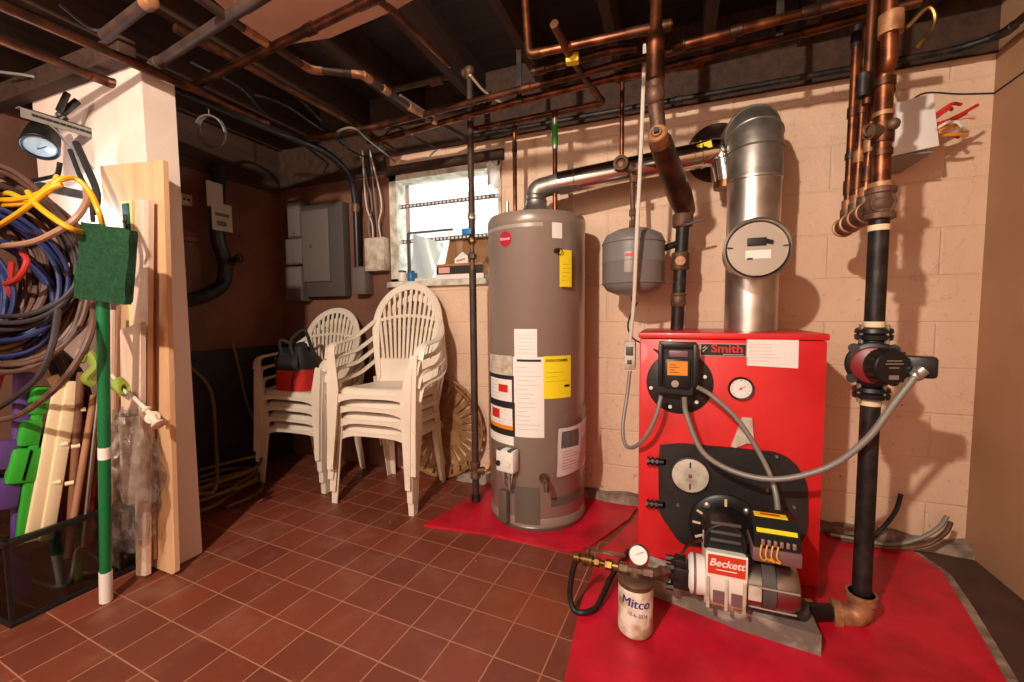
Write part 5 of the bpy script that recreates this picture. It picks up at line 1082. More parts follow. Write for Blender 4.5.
# ------------------------------------------------------------------ bushel basket on its side against the wall
kc = V((-1.444, 2.340, 0.401)); kr = 0.335
bk = thing('wicker_basket', 'round wooden slatted basket on its side against the wall behind the chairs', 'basket', (kc.x, 2.3, 0.0))
kc.z = kr + 0.012; axis = V(0.02, 1, 0.03).normalized()
kx, ky, kz = frame_of(axis); o0 = kc - axis * 0.005
for kk in range(28):
    a = 2 * PI * kk / 28; ra = kx * math.cos(a) + ky * math.sin(a); tg_ = ky * math.cos(a) - kx * math.sin(a)
    b = MB(); b.bar(o0 + ra * kr, o0 + axis * 0.045 + ra * kr * 0.80, 0.052, 0.003, tg_); b.bar(o0 + axis * 0.044 + ra * kr * 0.80, o0 + axis * 0.046 + ra * 0.03, 0.035, 0.003, tg_); b.build('stave', 'wicker', bk)
b = MB(); b.torus(o0, kr + 0.004, 0.008, axis, 48, 8); b.torus(o0 + axis * 0.012, kr + 0.002, 0.006, axis, 48, 8); b.build('rim_hoop', 'wicker', bk)
b = MB(); b.torus(o0 + axis * 0.026, kr * 0.885, 0.006, axis, 48, 8); b.build('middle_hoop', 'wicker', bk)

# ------------------------------------------------------------------ alcove: breaker panel, meter boxes, conduit
p0, p1 = (-2.511, 2.330, 1.869), (-2.155, 2.330, 1.214)
ep_ = thing('breaker_panel', 'grey electrical breaker panel with closed door on the back wall by the window', 'electrical panel', ((p0[0] + p1[0]) / 2, YB - 0.001, p1[2]))
b = MB(); b.span((p0[0], 2.33, p1[2]), (p1[0], YB - 0.001, p0[2]), 0.004); b.build('cabinet', 'panelgrey2', ep_)
d0, d1 = (-2.517, 2.325, 1.826), (-2.272, 2.325, 1.322)
b = MB(); b.span((d0[0], 2.314, d1[2]), (d1[0], 2.329, d0[2]), 0.003); dr_ = b.build('panel_door', 'panelgrey', ep_)
b = MB(); b.span((d0[0] + 0.07, 2.309, (d0[2] + d1[2]) / 2 - 0.012), (d0[0] + 0.095, 2.315, (d0[2] + d1[2]) / 2 + 0.012), 0.002); b.build('latch', 'darkgrey', dr_)
for i, (y0, y1) in enumerate(((201, 237), (239, 264), (267, 301))):
    q0 = ((-2.651, 2.310, 1.914), (-2.687, 2.310, 1.643), (-2.700, 2.310, 1.440))[i]; q1 = ((-2.520, 2.310, 1.646), (-2.512, 2.310, 1.452), (-2.527, 2.310, 1.185))[i]
    lb = ['upper grey meter box left of the breaker panel', 'middle grey meter box left of the breaker panel', 'lowest grey meter box left of the breaker panel'][i]
    mt = thing('meter_box', lb, 'electrical box', ((q0[0] + q1[0]) / 2, YB - 0.001, q1[2]), 'grey meter boxes beside the breaker panel')
    b = MB(); b.span((q0[0], 2.315, q1[2]), (q1[0], YB - 0.001, q0[2]), 0.003); b.build('case', 'panelgrey2', mt)
    b = MB(); b.span((q0[0] + 0.008, 2.309, q1[2] + 0.01), (q1[0] - 0.008, 2.316, q0[2] - 0.01), 0.002); cv = b.build('cover', 'panelgrey', mt)
    b = MB(); b.cyl(((q0[0] + q1[0]) / 2, 2.31, q1[2] + 0.03), ((q0[0] + q1[0]) / 2, 2.305, q1[2] + 0.03), 0.006, 10); b.build('screw', 'darkgrey', cv)
q0, q1 = (-2.067, 2.310, 1.409), (-1.964, 2.310, 1.222)
sb = thing('switch_box', 'small grey switch box at the foot of the bent black conduit', 'electrical box', ((q0[0] + q1[0]) / 2, YB - 0.001, q1[2]))
b = MB(); b.span((q0[0], 2.31, q1[2]), (q1[0], YB - 0.001, q0[2]), 0.004); b.build('case', 'panelgrey', sb)
b = MB(); b.span((q0[0] + 0.01, 2.304, q1[2] + 0.015), (q1[0] - 0.01, 2.311, q0[2] - 0.015), 0.002); b.build('cover', 'panelgrey', sb)
q0, q1 = (-1.966, 2.310, 1.598), (-1.809, 2.310, 1.377)
sb = thing('junction_box', 'beige junction box with cables beside the left window frame', 'electrical box', ((q0[0] + q1[0]) / 2, YB - 0.001, q1[2]))
b = MB(); b.span((q0[0], 2.32, q1[2]), (q1[0], YB - 0.001, q0[2]), 0.004); b.build('case', 'offwhite', sb)
b = MB(); b.span((q0[0] + 0.008, 2.313, q1[2] + 0.008), (q1[0] - 0.008, 2.321, q0[2] - 0.008), 0.002); b.build('cover', 'offwhite', sb)
rw = random.Random(8)
for k in range(5):
    x = q0[0] + 0.02 + 0.022 * k
    b = MB(); b.tube(spline([(x, 2.36, q0[2] - 0.005), (x + 0.01 * rw.uniform(-1, 1), 2.35, q0[2] + 0.1), (x + 0.04 * rw.uniform(-1, 1), 2.34, q0[2] + 0.24), (x + 0.03 * rw.uniform(-1, 1), 2.3, 2.17)], 8), 0.005, 6)
    b.build('cable', ['wiregrey', 'wirewhite', 'wireblack', 'wiregrey', 'wirewhite'][k], sb)
cq = [(-2.051, 2.350, 1.406), (-2.033, 2.330, 1.829), (-2.015, 2.280, 2.005), (-2.035, 2.097, 2.100), (-2.100, 1.486, 2.100), V(-2.11, 1.26, 2.1)]
b = MB(); b.tube(fillet(cq, 0.10, 7), 0.022, 14); ab = b.build('electrical_conduit', 'abs'); tag(ab, 'dark conduit bending from the joists down to the small grey switch box', 'conduit')
b = MB(); b.cyl(V((-2.037, 2.332, 1.782)), V((-2.033, 2.330, 1.835)), 0.028, 12); b.build('coupling', 'rustiron', ab)
# papers and dark valve gear on the left wall
XP = -2.69
for i, (a_, c_) in enumerate((((-2.690, 1.792, 1.914), (-2.690, 1.921, 1.620)),)):
    pp = thing('paper_notice', 'pale paper notices hanging on the dark drain pipe in the alcove', 'notice', (XP + 0.002, (a_[1] + c_[1]) / 2, c_[2]))
    y0, y1, z0, z1 = a_[1], c_[1], c_[2], a_[2]
    b = MB(); b.span((XP + 0.001, y0 - 0.02, z0 + 0.14), (XP + 0.004, y1 - 0.05, z1)); b.span((XP + 0.005, y0, z0), (XP + 0.008, y1, z0 + 0.17)); pr2 = b.build('sheet', mat('dusty_paper', '#b9a793', 0.8), pp)
    b = MB(); b.span((XP + 0.0085, y0 + 0.02, z0 + 0.09), (XP + 0.0092, y1 - 0.02, z0 + 0.11)); b.span((XP + 0.0085, y0 + 0.03, z0 + 0.03), (XP + 0.0092, y0 + 0.09, z0 + 0.06)); b.build('print_bar', 'darkgrey', pr2)
dv = [(-2.740, 1.888, 2.047), (-2.740, 1.856, 1.568), (-2.740, 1.906, 1.434), (-2.740, 1.885, 1.283), (-2.700, 1.736, 1.205), (-2.600, 1.588, 1.175)]
b = MB(); b.tube(fillet(dv, 0.06, 5), 0.042, 14); dp = b.build('drain_stack', 'abs'); tag(dp, 'dark drain pipe dropping in the alcove behind the wall end', 'pipe')
b = MB(); q = V(dv[2]); b.torus(q, 0.045, 0.012, (0.2, 0.2, 1), 20, 8); b.cyl(q, q + V(0.09, 0.02, 0.02), 0.018, 10); b.torus(q + V(0.10, 0.02, 0.02), 0.026, 0.006, (1, 0.1, 0.1), 20, 6); b.build('gate_valve', 'iron', dp)
for i, (q, m_, lb) in enumerate((((-2.800, 1.710, 1.796), 'offwhite', 'small pale outlet plate on the alcove wall beside the wall end'), ((-2.800, 1.743, 1.579), 'crimson', 'small red alarm box on the alcove wall beside the wall end'))):
    q = V(q); t_ = thing('wall_box', lb, 'electrical box', (XL + 0.001, q.y, q.z - 0.04)); b = MB(); b.span((XL + 0.001, q.y - 0.05, q.z - 0.035), (XL + 0.03, q.y + 0.05, q.z + 0.035), 0.005); b.build('case', m_, t_)
    b = MB()
    for k in (-1, 0, 1): b.cyl((XL + 0.029, q.y + k * 0.025, q.z), (XL + 0.034, q.y + k * 0.025, q.z), 0.007, 10)
    b.build('button', 'ink', t_)
# dark board along the foot of the alcove wall
b = MB(); b.span((-2.80, 1.26, 0.001), (-2.77, 2.38, 0.86), 0.004); b.span((-2.77, 1.6, 0.001), (-2.755, 1.66, 0.86)); tag(b.build('panel_board', 'blackmatte'), 'tall dark board standing along the alcove wall behind the coiled hose', 'board')
# garden hose coil on the floor
hs = thing('garden_hose', 'olive garden hose lying in loose coils on the floor of the dark alcove', 'hose', (-2.45, 1.62, 0.0))
pts = []
rw = random.Random(12); n = 5 * 22
for k in range(n):
    a = 2 * PI * k / 22; q = k / n; R0 = 0.34 - 0.10 * math.sin(2.3 * a * 0.31) ** 2 - 0.03 * (k // 22 % 3)
    pts.append(V(-2.50 + R0 * math.cos(a) * 0.55 + 0.02 * math.sin(k), 1.58 + R0 * math.sin(a) * 1.0, 0.014 + 0.026 * (k / 22) + 0.05 * max(0, math.sin(a * 0.5 + 1)) * (k / n)))
pts += [V(-2.62, 1.70, 0.30), V(-2.72, 1.75, 0.62), V(-2.735, 1.62, 0.80)]
b = MB(); b.tube(spline(pts, 3), 0.011, 8); b.build('tubing', 'hose', hs)
b = MB(); q = pts[0]; b.cyl(q, q + V(0.0, -0.05, 0.0), 0.015, 10); b.build('coupling', 'brass', hs)
b = MB(); b.tube(spline([(-2.740, 1.919, 0.921), (-2.730, 1.955, 0.702), (-2.730, 1.987, 0.504), (-2.700, 2.068, 0.205)], 8), 0.008, 6); tag(b.build('hose', 'hose'), 'thin hose hanging down the dark board in the alcove', 'hose')

# ------------------------------------------------------------------ leaning boards at the wall end
def slab(name, pts, y, t, m, label, cat, lean=0.0):
    """upright board with the outline pts (x, z), front face at y; lean tips its top back"""
    b = MB(); zb = min(p[2] for p in pts); b.prism([(p[0], p[2] - zb) for p in pts], (0, y, zb), (1, 0, 0), (0, lean, 1), -t); return tag(b.build(name, m), label, cat)
slab('plywood_sheet', [(-1.828, 1.050, 1.677), (-2.240, 1.050, 1.709), (-2.22, 1.05, 0.02), (-1.935, 1.05, 0.006), (-1.915, 1.05, 0.02)], 1.05, 0.018, 'ply', 'tall tan plywood sheet leaning against the painted wall end', 'board', 0.0)
slab('board', [(-1.867, 1.000, 1.523), (-1.946, 1.000, 1.535), (-2.020, 1.000, 1.060), (-2.017, 1.000, 0.969), (-2.086, 1.000, -0.004), (-2.017, 1.000, 0.012)], 1.0, 0.018, 'paleboard', 'long pale whitewashed board with yellow level beside it', 'board', 0.01)
slab('board', [(-1.927, 1.030, 1.146), (-1.971, 1.030, 1.147), (-2.063, 1.030, 0.045), (-2.021, 1.030, 0.063)], 1.03, 0.015, 'brownboard', 'narrow brown strip between pale board and plywood sheet', 'board', 0.0)
slab('board', [(-2.015, 0.970, 1.030), (-1.878, 0.970, 1.061), (-1.911, 0.970, 0.760), (-1.972, 0.970, 0.436), (-2.073, 0.970, 0.422)], 0.97, 0.016, 'paleboard', 'short pinkish board just below the green pad', 'board', 0.0)
for i, (a_, c_, lb) in enumerate((((-2.073, 0.980, 1.108), (-2.208, 0.980, 0.227), 'thin pale lath directly beside the green pole'), ((-2.052, 0.990, 1.124), (-2.201, 0.990, 0.223), 'thin grey lath between the pale lath and the short pinkish board'))):
    b = MB(); b.bar(a_, c_, 0.014, 0.010, (1, 0, 0)); tag(b.build('lath', ['paleboard', 'brownboard'][i]), lb, 'lath')
p0, p1 = (-2.051, 1.010, 1.537), (-1.985, 1.010, 1.427)
lv = thing('spirit_level', 'yellow and teal spirit level standing upright behind the green pad', 'spirit level', ((p0[0] + p1[0]) / 2, 1.02, 0.95))
b = MB(); b.span((p0[0], 1.02, 0.95), (p1[0], 1.04, p0[2])); b.build('body', 'levelyellow', lv)
b = MB(); b.span((p0[0] + 0.014, 1.014, p0[2] - 0.30), (p1[0] - 0.014, 1.022, p0[2] - 0.012)); b.build('web', 'teal', lv)
b = MB(); xm = (p0[0] + p1[0]) / 2; b.ball((xm, 1.012, p0[2] - 0.07), 0.012, 12, (1, .5, 1.5)); b.tube(spline([(xm - 0.006, 1.01, p0[2] - 0.08), (xm + 0.008, 1.01, p0[2] - 0.11), (xm - 0.004, 1.01, p0[2] - 0.14)]), 0.005, 6); b.build('vial', 'ink', lv)

# upside-down mop with green pad
pt = V((-1.820, 0.835, 1.139)); pb = V((-1.996, 0.859, 0.000))
mp2 = thing('flat_mop', 'green pole with square green pad on top, white foot on the tiles', 'mop', (pb.x, pb.y, 0.0))
wgt = lambda z: pb.lerp(pt, z / pt.z)
b = MB(); b.tube([wgt(0.0 + 0.12), wgt(pt.z + 0.05)], 0.0175, 16); b.build('pole', 'greenpole', mp2)
b = MB(); b.tube([wgt(0.002), wgt(0.006), wgt(0.128)], [0.016, 0.0195, 0.0195], 16); b.build('grip', 'whiteplastic', mp2)
zb = (-1.909, 0.850, 0.594)[2]; b = MB(); b.tube([wgt(zb - 0.022), wgt(zb + 0.022)], 0.0183, 16); b.build('band', 'whiteplastic', mp2)
qs = [(-1.788, 0.800, 1.388), (-1.610, 0.840, 1.354), (-1.671, 0.840, 1.120), (-1.871, 0.800, 1.146)]
def padpt(u, v, d):
    a = V(qs[0]).lerp(V(qs[1]), u); c_ = V(qs[3]).lerp(V(qs[2]), u); p = a.lerp(c_, v); return p + V(0.1, -1, 0).normalized() * (d + 0.002 * math.sin(13 * u + 11 * v))
b = MB(); b.sheet(lambda u, v: padpt(u, v, 0.022), 14, 14, -0.022); b.build('pad', 'greenpad', mp2)
b = MB(); b.sheet(lambda u, v: padpt(0.03 + 0.94 * u, 0.03 + 0.94 * v, -0.001), 2, 2, -0.006); b.build('pad_holder', 'greenpole', mp2)

# glass fish tank with clutter
TX0, TX1, TY0, TY1, TH = -2.75, -2.14, 0.665, 1.035, 0.31
ft = thing('fish_tank', 'old glass fish tank with black rim on the floor at lower left', 'fish tank', ((TX0 + TX1) / 2, (TY0 + TY1) / 2, 0.0))
b = MB(); b.span((TX1 - 0.005, TY0 + 0.005, 0.02), (TX1, TY1 - 0.005, TH - 0.02)); b.build('glass_pane', 'glass', ft)
b = MB(); b.span((TX0, TY0, 0.02), (TX1 - 0.006, TY0 + 0.005, TH - 0.02)); b.build('glass_pane', 'glass', ft)
b = MB(); b.span((TX0, TY1 - 0.005, 0.02), (TX1 - 0.006, TY1, TH - 0.02)); b.build('glass_pane', 'glass', ft)
b = MB(); b.span((TX0, TY0 + 0.006, 0.02), (TX0 + 0.005, TY1 - 0.006, TH - 0.02)); b.build('glass_pane', 'glass', ft)
for z0, z1, nm in ((0.001, 0.022, 'base_frame'), (TH - 0.024, TH, 'top_rim')):
    b = MB()
    b.span((TX0 - 0.006, TY0 - 0.006, z0), (TX1 + 0.006, TY0 + 0.014, z1), 0.003); b.span((TX0 - 0.006, TY1 - 0.014, z0), (TX1 + 0.006, TY1 + 0.006, z1), 0.003)
    b.span((TX0 - 0.006, TY0, z0), (TX0 + 0.014, TY1, z1), 0.003); b.span((TX1 - 0.014, TY0, z0), (TX1 + 0.006, TY1, z1), 0.003)
    if nm == 'base_frame': b.span((TX0, TY0, z0), (TX1, TY1, z0 + 0.006))
    b.build(nm, 'black', ft)
for x, y in ((TX1 - 0.004, TY0 + 0.004), (TX1 - 0.004, TY1 - 0.004), (TX0 + 0.004, TY0 + 0.004), (TX0 + 0.004, TY1 - 0.004)): b = MB(); b.span((x - 0.006, y - 0.006, 0.02), (x + 0.006, y + 0.006, TH - 0.02)); b.build('corner_seal', 'black', ft)
def stick(name, pts, w, t, m, label, cat, X=-2.25, knobs=0, bev=0.006):
    b = MB()
    for p, q, ww in pts: b.bar(p, q, ww, t, (0, 1, 0), bev)
    o = b.build(name, m); return tag(o, label, cat)
b = MB(); b.bar((-2.26, 0.73, 0.03), (-2.260, 0.789, 0.879), 0.055, 0.03, (0, 1, 0), 0.01); b.bar((-2.235, 0.706, 0.538), (-2.235, 0.726, 0.641), 0.075, 0.03, (0, 1, 0), 0.01); b.bar((-2.235, 0.692, 0.396), (-2.235, 0.709, 0.507), 0.085, 0.035, (0, 1, 0), 0.01)
tag(b.build('toy_launcher', 'purple'), 'purple stepped plastic toy standing in the fish tank', 'toy')
b = MB(); b.bar((-2.220, 0.728, 0.251), (-2.220, 0.812, 0.809), 0.028, 0.028, (0, 1, 0), 0.008); b.bar((-2.220, 0.794, 0.718), (-2.220, 0.819, 0.823), 0.050, 0.04, (0, 1, 0), 0.012); b.bar((-2.220, 0.744, 0.477), (-2.220, 0.774, 0.599), 0.088, 0.045, (0, 1, 0), 0.012); b.bar((-2.220, 0.767, 0.608), (-2.220, 0.785, 0.701), 0.055, 0.035, (0, 1, 0), 0.01)
for k in range(3): b.bar((-2.197, 0.741, 0.492), (-2.197, 0.768, 0.595), 0.006, 0.006, (0, 1, 0))
tag(b.build('toy_launcher', 'lime'), 'bright green stepped plastic toy standing in the fish tank', 'toy')
for i, (a_, c_, lb) in enumerate((((-2.200, 0.775, 0.384), (-2.200, 0.868, 0.851), 'left cream plastic rail with pegs standing in the fish tank'), ((-2.190, 0.808, 0.371), (-2.190, 0.894, 0.832), 'right cream plastic rail with pegs standing in the fish tank'))):
    rt = thing('plastic_rail', lb, 'rail', (a_[0], a_[1], a_[2] - 0.12)); a_ = V(a_); c_ = V(c_); dq = (a_ - c_).normalized(); a2 = a_ + dq * 0.13
    b = MB(); b.bar(a2, c_, 0.040, 0.018, (0, 1, 0), 0.005); b.build('strip', 'cream', rt)
    for k in range(3): b = MB(); q = c_.lerp(a_, 0.25 + 0.3 * k) + V(0.012, 0.022, 0); b.cyl(q, q + V(0.01, 0.022, 0.0), 0.008, 8); b.build('peg', 'cream', rt)
b = MB(); q = V((-2.210, 0.844, 0.858)); b.bar(q, q + V(0, 0.02, -0.05), 0.035, 0.014, (0, 1, 0), 0.004); tag(b.build('plastic_clip', 'cream'), 'small cream clip on top behind the cream rails', 'clip')
b = MB(); b.prism([(0.0, 0), (0.16, 0), (0.16, 0.62), (0.02, 0.62)], (-2.30, 0.86, 0.03), (0, 1, 0), (0, 0, 1), 0.014); tag(b.build('panel', 'crimson'), 'dark red panel standing at the back of the fish tank', 'panel')
for i, (a_, c_, r, m_, lb) in enumerate((((-2.180, 0.859, 0.350), (-2.180, 0.915, 0.865), 0.013, 'darkwood', 'dark brown stick right beside the cream rails'), ((-2.160, 0.855, 0.315), (-2.160, 0.941, 0.770), 0.011, 'brownboard', 'reddish stick leaning between dark stick and metal rod'), ((-2.150, 0.890, 0.341), (-2.150, 0.957, 0.808), 0.008, 'steel', 'thin metal rod leaning in the tank left of the green pole'))):
    b = MB(); a_ = V(a_); c_ = V(c_); b.tube([a_ + (a_ - c_).normalized() * 0.16, c_], r, 10); tag(b.build('stick' if i < 2 else 'rod', m_), lb, 'stick' if i < 2 else 'rod')
b = MB(); b.tube(spline([(-2.160, 0.906, 0.906), (-2.160, 0.932, 0.943), (-2.140, 0.942, 0.887), (-2.150, 0.916, 0.843), (-2.150, 0.936, 0.816)], 6), 0.016, 8); tag(b.build('ribbon', 'limetwist'), 'yellow-green ribbon left of the green pole', 'ribbon')
b = MB(); b.tube(spline([(-2.4, 0.8, 0.03), (-2.17, 0.82, 0.05), (-2.16, 0.86, 0.18), (-2.2, 0.95, 0.03), (-2.3, 0.9, 0.02)], 8), 0.006, 6); tag(b.build('tubing', 'wiregrey'), 'grey tubing curled inside the fish tank', 'tube')
b = MB(); b.bar((-2.19, 0.865, 0.03), (-2.19, 0.875, 0.24), 0.022, 0.012, (0, 1, 0), 0.003); tag(b.build('plastic_strip', 'lime'), 'lime strip upright inside the fish tank glass', 'strip')

# clear bag with a roll in it
rc_ = V((-1.975, 0.970, 0.697)); rb_ = V((-2.043, 0.970, 0.156))
rl_ = thing('paper_roll', 'pale roll with blue end standing inside the clear plastic bag', 'roll', (rc_.x, 0.97, rc_.z - 0.34))
b = MB(); b.cyl((rc_.x, 0.97, rc_.z - 0.34), (rc_.x, 0.97, rc_.z), 0.042, 24); b.build('wrap', 'offwhite', rl_)
b = MB(); b.cyl((rc_.x, 0.97, rc_.z - 0.001), (rc_.x, 0.97, rc_.z + 0.006), 0.038, 24); b.build('end_cap', 'purpleink', rl_)
rbg = random.Random(21); ph = [rbg.uniform(0, 6.28) for _ in range(8)]
def bagpt(u, v):
    a = 2 * PI * u; z = rc_.z + 0.03 - 0.56 * v; R0 = 0.054 + 0.055 * math.sin(min(1.0, v * 1.25) * PI * 0.75) ** 1.5 * (1 - 0.45 * max(0, v - 0.8) / 0.2)
    R0 *= 1 + 0.16 * math.sin(3 * a + 9 * v + ph[0]) * v + 0.10 * math.sin(7 * a - 17 * v + ph[1]) + 0.06 * math.sin(13 * a + 23 * v + ph[2])
    return (rc_.x - 0.035 * v + R0 * math.cos(a), 0.965 + R0 * 0.75 * math.sin(a), z)
b = MB(); b.sheet(bagpt, 40, 34); tag(b.build('plastic_bag', 'bag'), 'crumpled clear plastic bag hanging beside the green pole', 'bag')
# cord with turned handle
kb = V((-1.756, 0.955, 0.699))
jh = thing('jump_rope', 'pale turned wooden grip hanging on a white cord before the plywood', 'jump rope', kb - V(0, 0, 0.04))
b = MB(); b.tube(spline([(-2.047, 0.950, 0.854), (-1.999, 0.950, 0.813), (-1.951, 0.950, 0.785)], 6), 0.006, 8); b.tube([V((-1.950, 0.950, 0.793)), V((-1.833, 0.950, 0.728))], [0.006, 0.009], 10); b.build('cord', 'wirewhite', jh)
b = MB(); p0 = V((-1.844, 0.950, 0.735)); p1 = V((-1.734, 0.950, 0.650)); dk = p1 - p0
b.lathe([(0.004, 0), (0.016, 0.003), (0.016, 0.010), (0.008, 0.014), (0.012, 0.03), (0.017, 0.05), (0.012, 0.065), (0.009, 0.075), (0.021, 0.082), (0.022, 0.09), (0.004, 0.094)], p0, dk, 20); b.torus(p0 + dk * 0.35, 0.018, 0.007, (0.6, -0.5, 0.4), 16, 8); b.build('knob', 'paleboard', jh)
b = MB()
for k in range(4): b.torus(V((-2.011, 0.950, 0.821)) + V(0.012 * k, 0, -0.006 * k), 0.02, 0.008, (1, 0.3, -0.3 + 0.2 * k), 16, 6)
tag(b.build('tie', 'limetwist'), 'yellow-green twist of tape on the cord right of the green pole', 'tie')

# ------------------------------------------------------------------ hanging cords
SLOT = V((-2.369, 1.088, 1.886)); SX = SLOT.x
br = thing('angle_bracket', 'slotted steel angle sticking out of the painted wall at upper left', 'bracket', SLOT)
b = MB(); e0 = V((-2.370, 0.877, 1.886)); b.span((SX - 0.002, e0.y, SLOT.z - 0.03), (SX + 0.002, 1.088, SLOT.z + 0.012)); b.span((SX - 0.035, e0.y, SLOT.z + 0.008), (SX + 0.002, 1.088, SLOT.z + 0.012)); b.m = 1
for k in range(9): y = e0.y + 0.03 + k * (1.06 - e0.y) / 9; b.span((SX + 0.0021, y, SLOT.z - 0.014), (SX + 0.0034, y + 0.018, SLOT.z - 0.004))
b.build('angle_bar', ['wiregrey', 'ink'], br)
b = MB(); b.bar((SX, 1.08, SLOT.z - 0.16), (SX, 0.95, SLOT.z - 0.02), 0.02, 0.004, (1, 0, 0)); b.build('brace', 'wiregrey', br)
wlc = V((-2.370, 0.924, 1.760)); wl = thing('work_lamp', 'black clamp work lamp with round pale lens under the slotted bracket', 'lamp', wlc)
la = V(0.50, -0.35, -0.79).normalized()
b = MB(); b.lathe([(0.052, 0.0), (0.056, -0.004), (0.054, -0.05), (0.048, -0.10), (0.032, -0.15), (0.024, -0.19), (0.004, -0.193)], wlc, la, 32, False); b.build('shade', 'black', wl)
b = MB(); b.lathe([(0.051, -0.006), (0.04, 0.002), (0.0, 0.004)], wlc, la, 32); b.build('lens', 'glow', wl)
b = MB(); b.torus(wlc + la * 0.002, 0.054, 0.004, la, 36, 8); b.bar(wlc + la * 0.010 - V(0.052, 0, 0.0), wlc + la * 0.010 + V(0.052, 0, 0.0), 0.003, 0.003); b.build('guard', 'black', wl)
b = MB(); q = wlc - la * 0.10; b.bar(q, V(SX, q.y + 0.05, SLOT.z + 0.03), 0.03, 0.02, None, 0.005); b.bar(V(SX - 0.01, q.y + 0.03, SLOT.z + 0.02), V(SX + 0.03, q.y + 0.08, SLOT.z + 0.10), 0.03, 0.02, None, 0.005); b.bar(V(SX + 0.02, q.y + 0.02, SLOT.z + 0.03), V(SX + 0.05, q.y + 0.04, SLOT.z + 0.11), 0.02, 0.02, None, 0.005); b.build('clamp', 'black', wl)
b = MB(); b.tube(spline([(-2.174, 0.950, 1.756), (-2.118, 0.950, 1.665), (-2.059, 0.950, 1.553), (-2.083, 0.950, 1.473)], 6), 0.012, 8); tag(b.build('strap', 'bagblack'), 'black strap hanging beside the lamp at the painted wall', 'strap')
b = MB(); b.tube(spline([(-2.173, 0.930, 1.722), (-2.118, 0.930, 1.618), (-2.062, 0.930, 1.537), (-2.055, 0.930, 1.440)], 6), 0.008, 8); tag(b.build('strap', 'bagblack'), 'thinner black strap hanging just left of the thick one', 'strap')
# hooks on a rail carry the coils
hk = thing('hook_rail', 'dark steel rail with hooks behind the hanging cords', 'hook rail', (-2.36, 0.8, 1.60))
b = MB(); b.span((-2.375, 0.40, 1.585), (-2.36, 1.089, 1.62)); b.build('rail', 'iron', hk)
for y in (0.5, 0.68, 0.86): b = MB(); b.tube(fillet([(-2.365, y, 1.60), (-2.10, y, 1.595), (-2.08, y, 1.64)], 0.02), 0.008, 8); b.build('hook', 'iron', hk)
rc = random.Random(31)
def coil(cx, cy, cz, ry, rz, turns, r, m, label, group, sp=0.05):
    pts = []; n = 30; p1, p2, p3 = rc.uniform(0, 6), rc.uniform(0, 6), rc.uniform(0, 6)
    for k in range(int(turns * n)):
        a = 2 * PI * k / n; t = k / (turns * n)
        j = 1 + 0.06 * math.sin(0.37 * a + p1) + 0.05 * math.sin(1.31 * a + p2)
        y = ry * j * math.cos(a); z = rz * (1 + 0.05 * math.sin(0.53 * a + p3)) * math.sin(a)
        y *= 1 - 0.30 * max(0, z / rz) ** 2     # narrower where it hangs from its hook
        x = cx + sp * (t - 0.5) + 0.016 * math.sin(1.7 * a + p2)
        pts.append(V(x, cy + y, cz + z))
    b = MB(); b.tube(spline(pts, 2), r, 7); o = b.build('cord_coil', m); return tag(o, label, 'cord', group)
G = 'coiled cords hanging at the left wall'
for k, (ry, rz, x, r, m_, w_) in enumerate(((0.270, 0.43, -2.16, 0.0088, 'cordbrown', 'brown'), (0.245, 0.39, -2.19, 0.0085, 'cordtan', 'tan'), (0.275, 0.40, -2.23, 0.0088, 'cordbrown', 'brown'), (0.215, 0.42, -2.13, 0.0082, 'cordbrown', 'brown'),
        (0.200, 0.34, -2.20, 0.0085, 'cordtan', 'tan'), (0.235, 0.36, -2.27, 0.0088, 'cordbrown', 'brown'), (0.255, 0.45, -2.28, 0.0085, 'corddark', 'charcoal'), (0.225, 0.30, -2.15, 0.0075, 'corddark', 'charcoal'), (0.180, 0.38, -2.24, 0.0075, 'corddark', 'charcoal'), (0.265, 0.35, -2.20, 0.0085, 'cordbrown', 'brown'), (0.19, 0.28, -2.12, 0.008, 'corddark', 'charcoal'))):
    coil(x, 0.70 + rc.uniform(-0.012, 0.012), 1.27 + rc.uniform(-0.03, 0.03), ry, rz * 0.80, 5.5, r, m_, w_ + ' rubber cord in the big hanging bundle at left', G)
coil(-2.14, 0.70, 1.22, 0.165, 0.22, 6, 0.0075, 'cordblue', 'dark blue cord in the middle of the hanging bundle', G)
coil(-2.17, 0.71, 1.14, 0.14, 0.20, 6, 0.0075, 'cordblue', 'blue cord hanging lowest inside the bundle', G)
for x, cy, cz, ry, rz, r in ((-2.19, 0.69, 1.26, 0.15, 0.24, 0.0085), (-2.23, 0.70, 1.24, 0.11, 0.20, 0.0085), (-2.26, 0.69, 1.24, 0.17, 0.26, 0.0085)): coil(x, cy, cz, ry, rz, 6, r, 'cordbrown', 'brown rubber cord in the big hanging bundle at left', G)
coil(-2.20, 0.66, 1.18, 0.08, 0.17, 6, 0.0075, 'cordblue', 'navy cord innermost in the hanging bundle', G)
for x, cy, cz in ((-2.31, 0.72, 0.82), (-2.36, 0.80, 0.74)): coil(x, cy, cz, 0.20, 0.28, 11, 0.011, 'corddark', 'charcoal cord hanging low behind the toys in the tank', G)
b = MB(); b.tube(spline([(-2.328, 0.740, 1.175), (-2.206, 0.740, 1.197), (-2.105, 0.740, 1.217), (-2.065, 0.750, 1.271), (-2.120, 0.760, 1.309)], 8), 0.009, 8); b.tube(spline([(-2.151, 0.745, 1.275), (-2.179, 0.745, 1.196), (-2.214, 0.745, 1.116), (-2.210, 0.745, 1.020), (-2.273, 0.745, 0.910), (-2.351, 0.745, 0.806)], 8), 0.009, 8); tag(b.build('extension_cord', 'cordred'), 'red cord looped over the middle of the hanging bundle', 'cord')
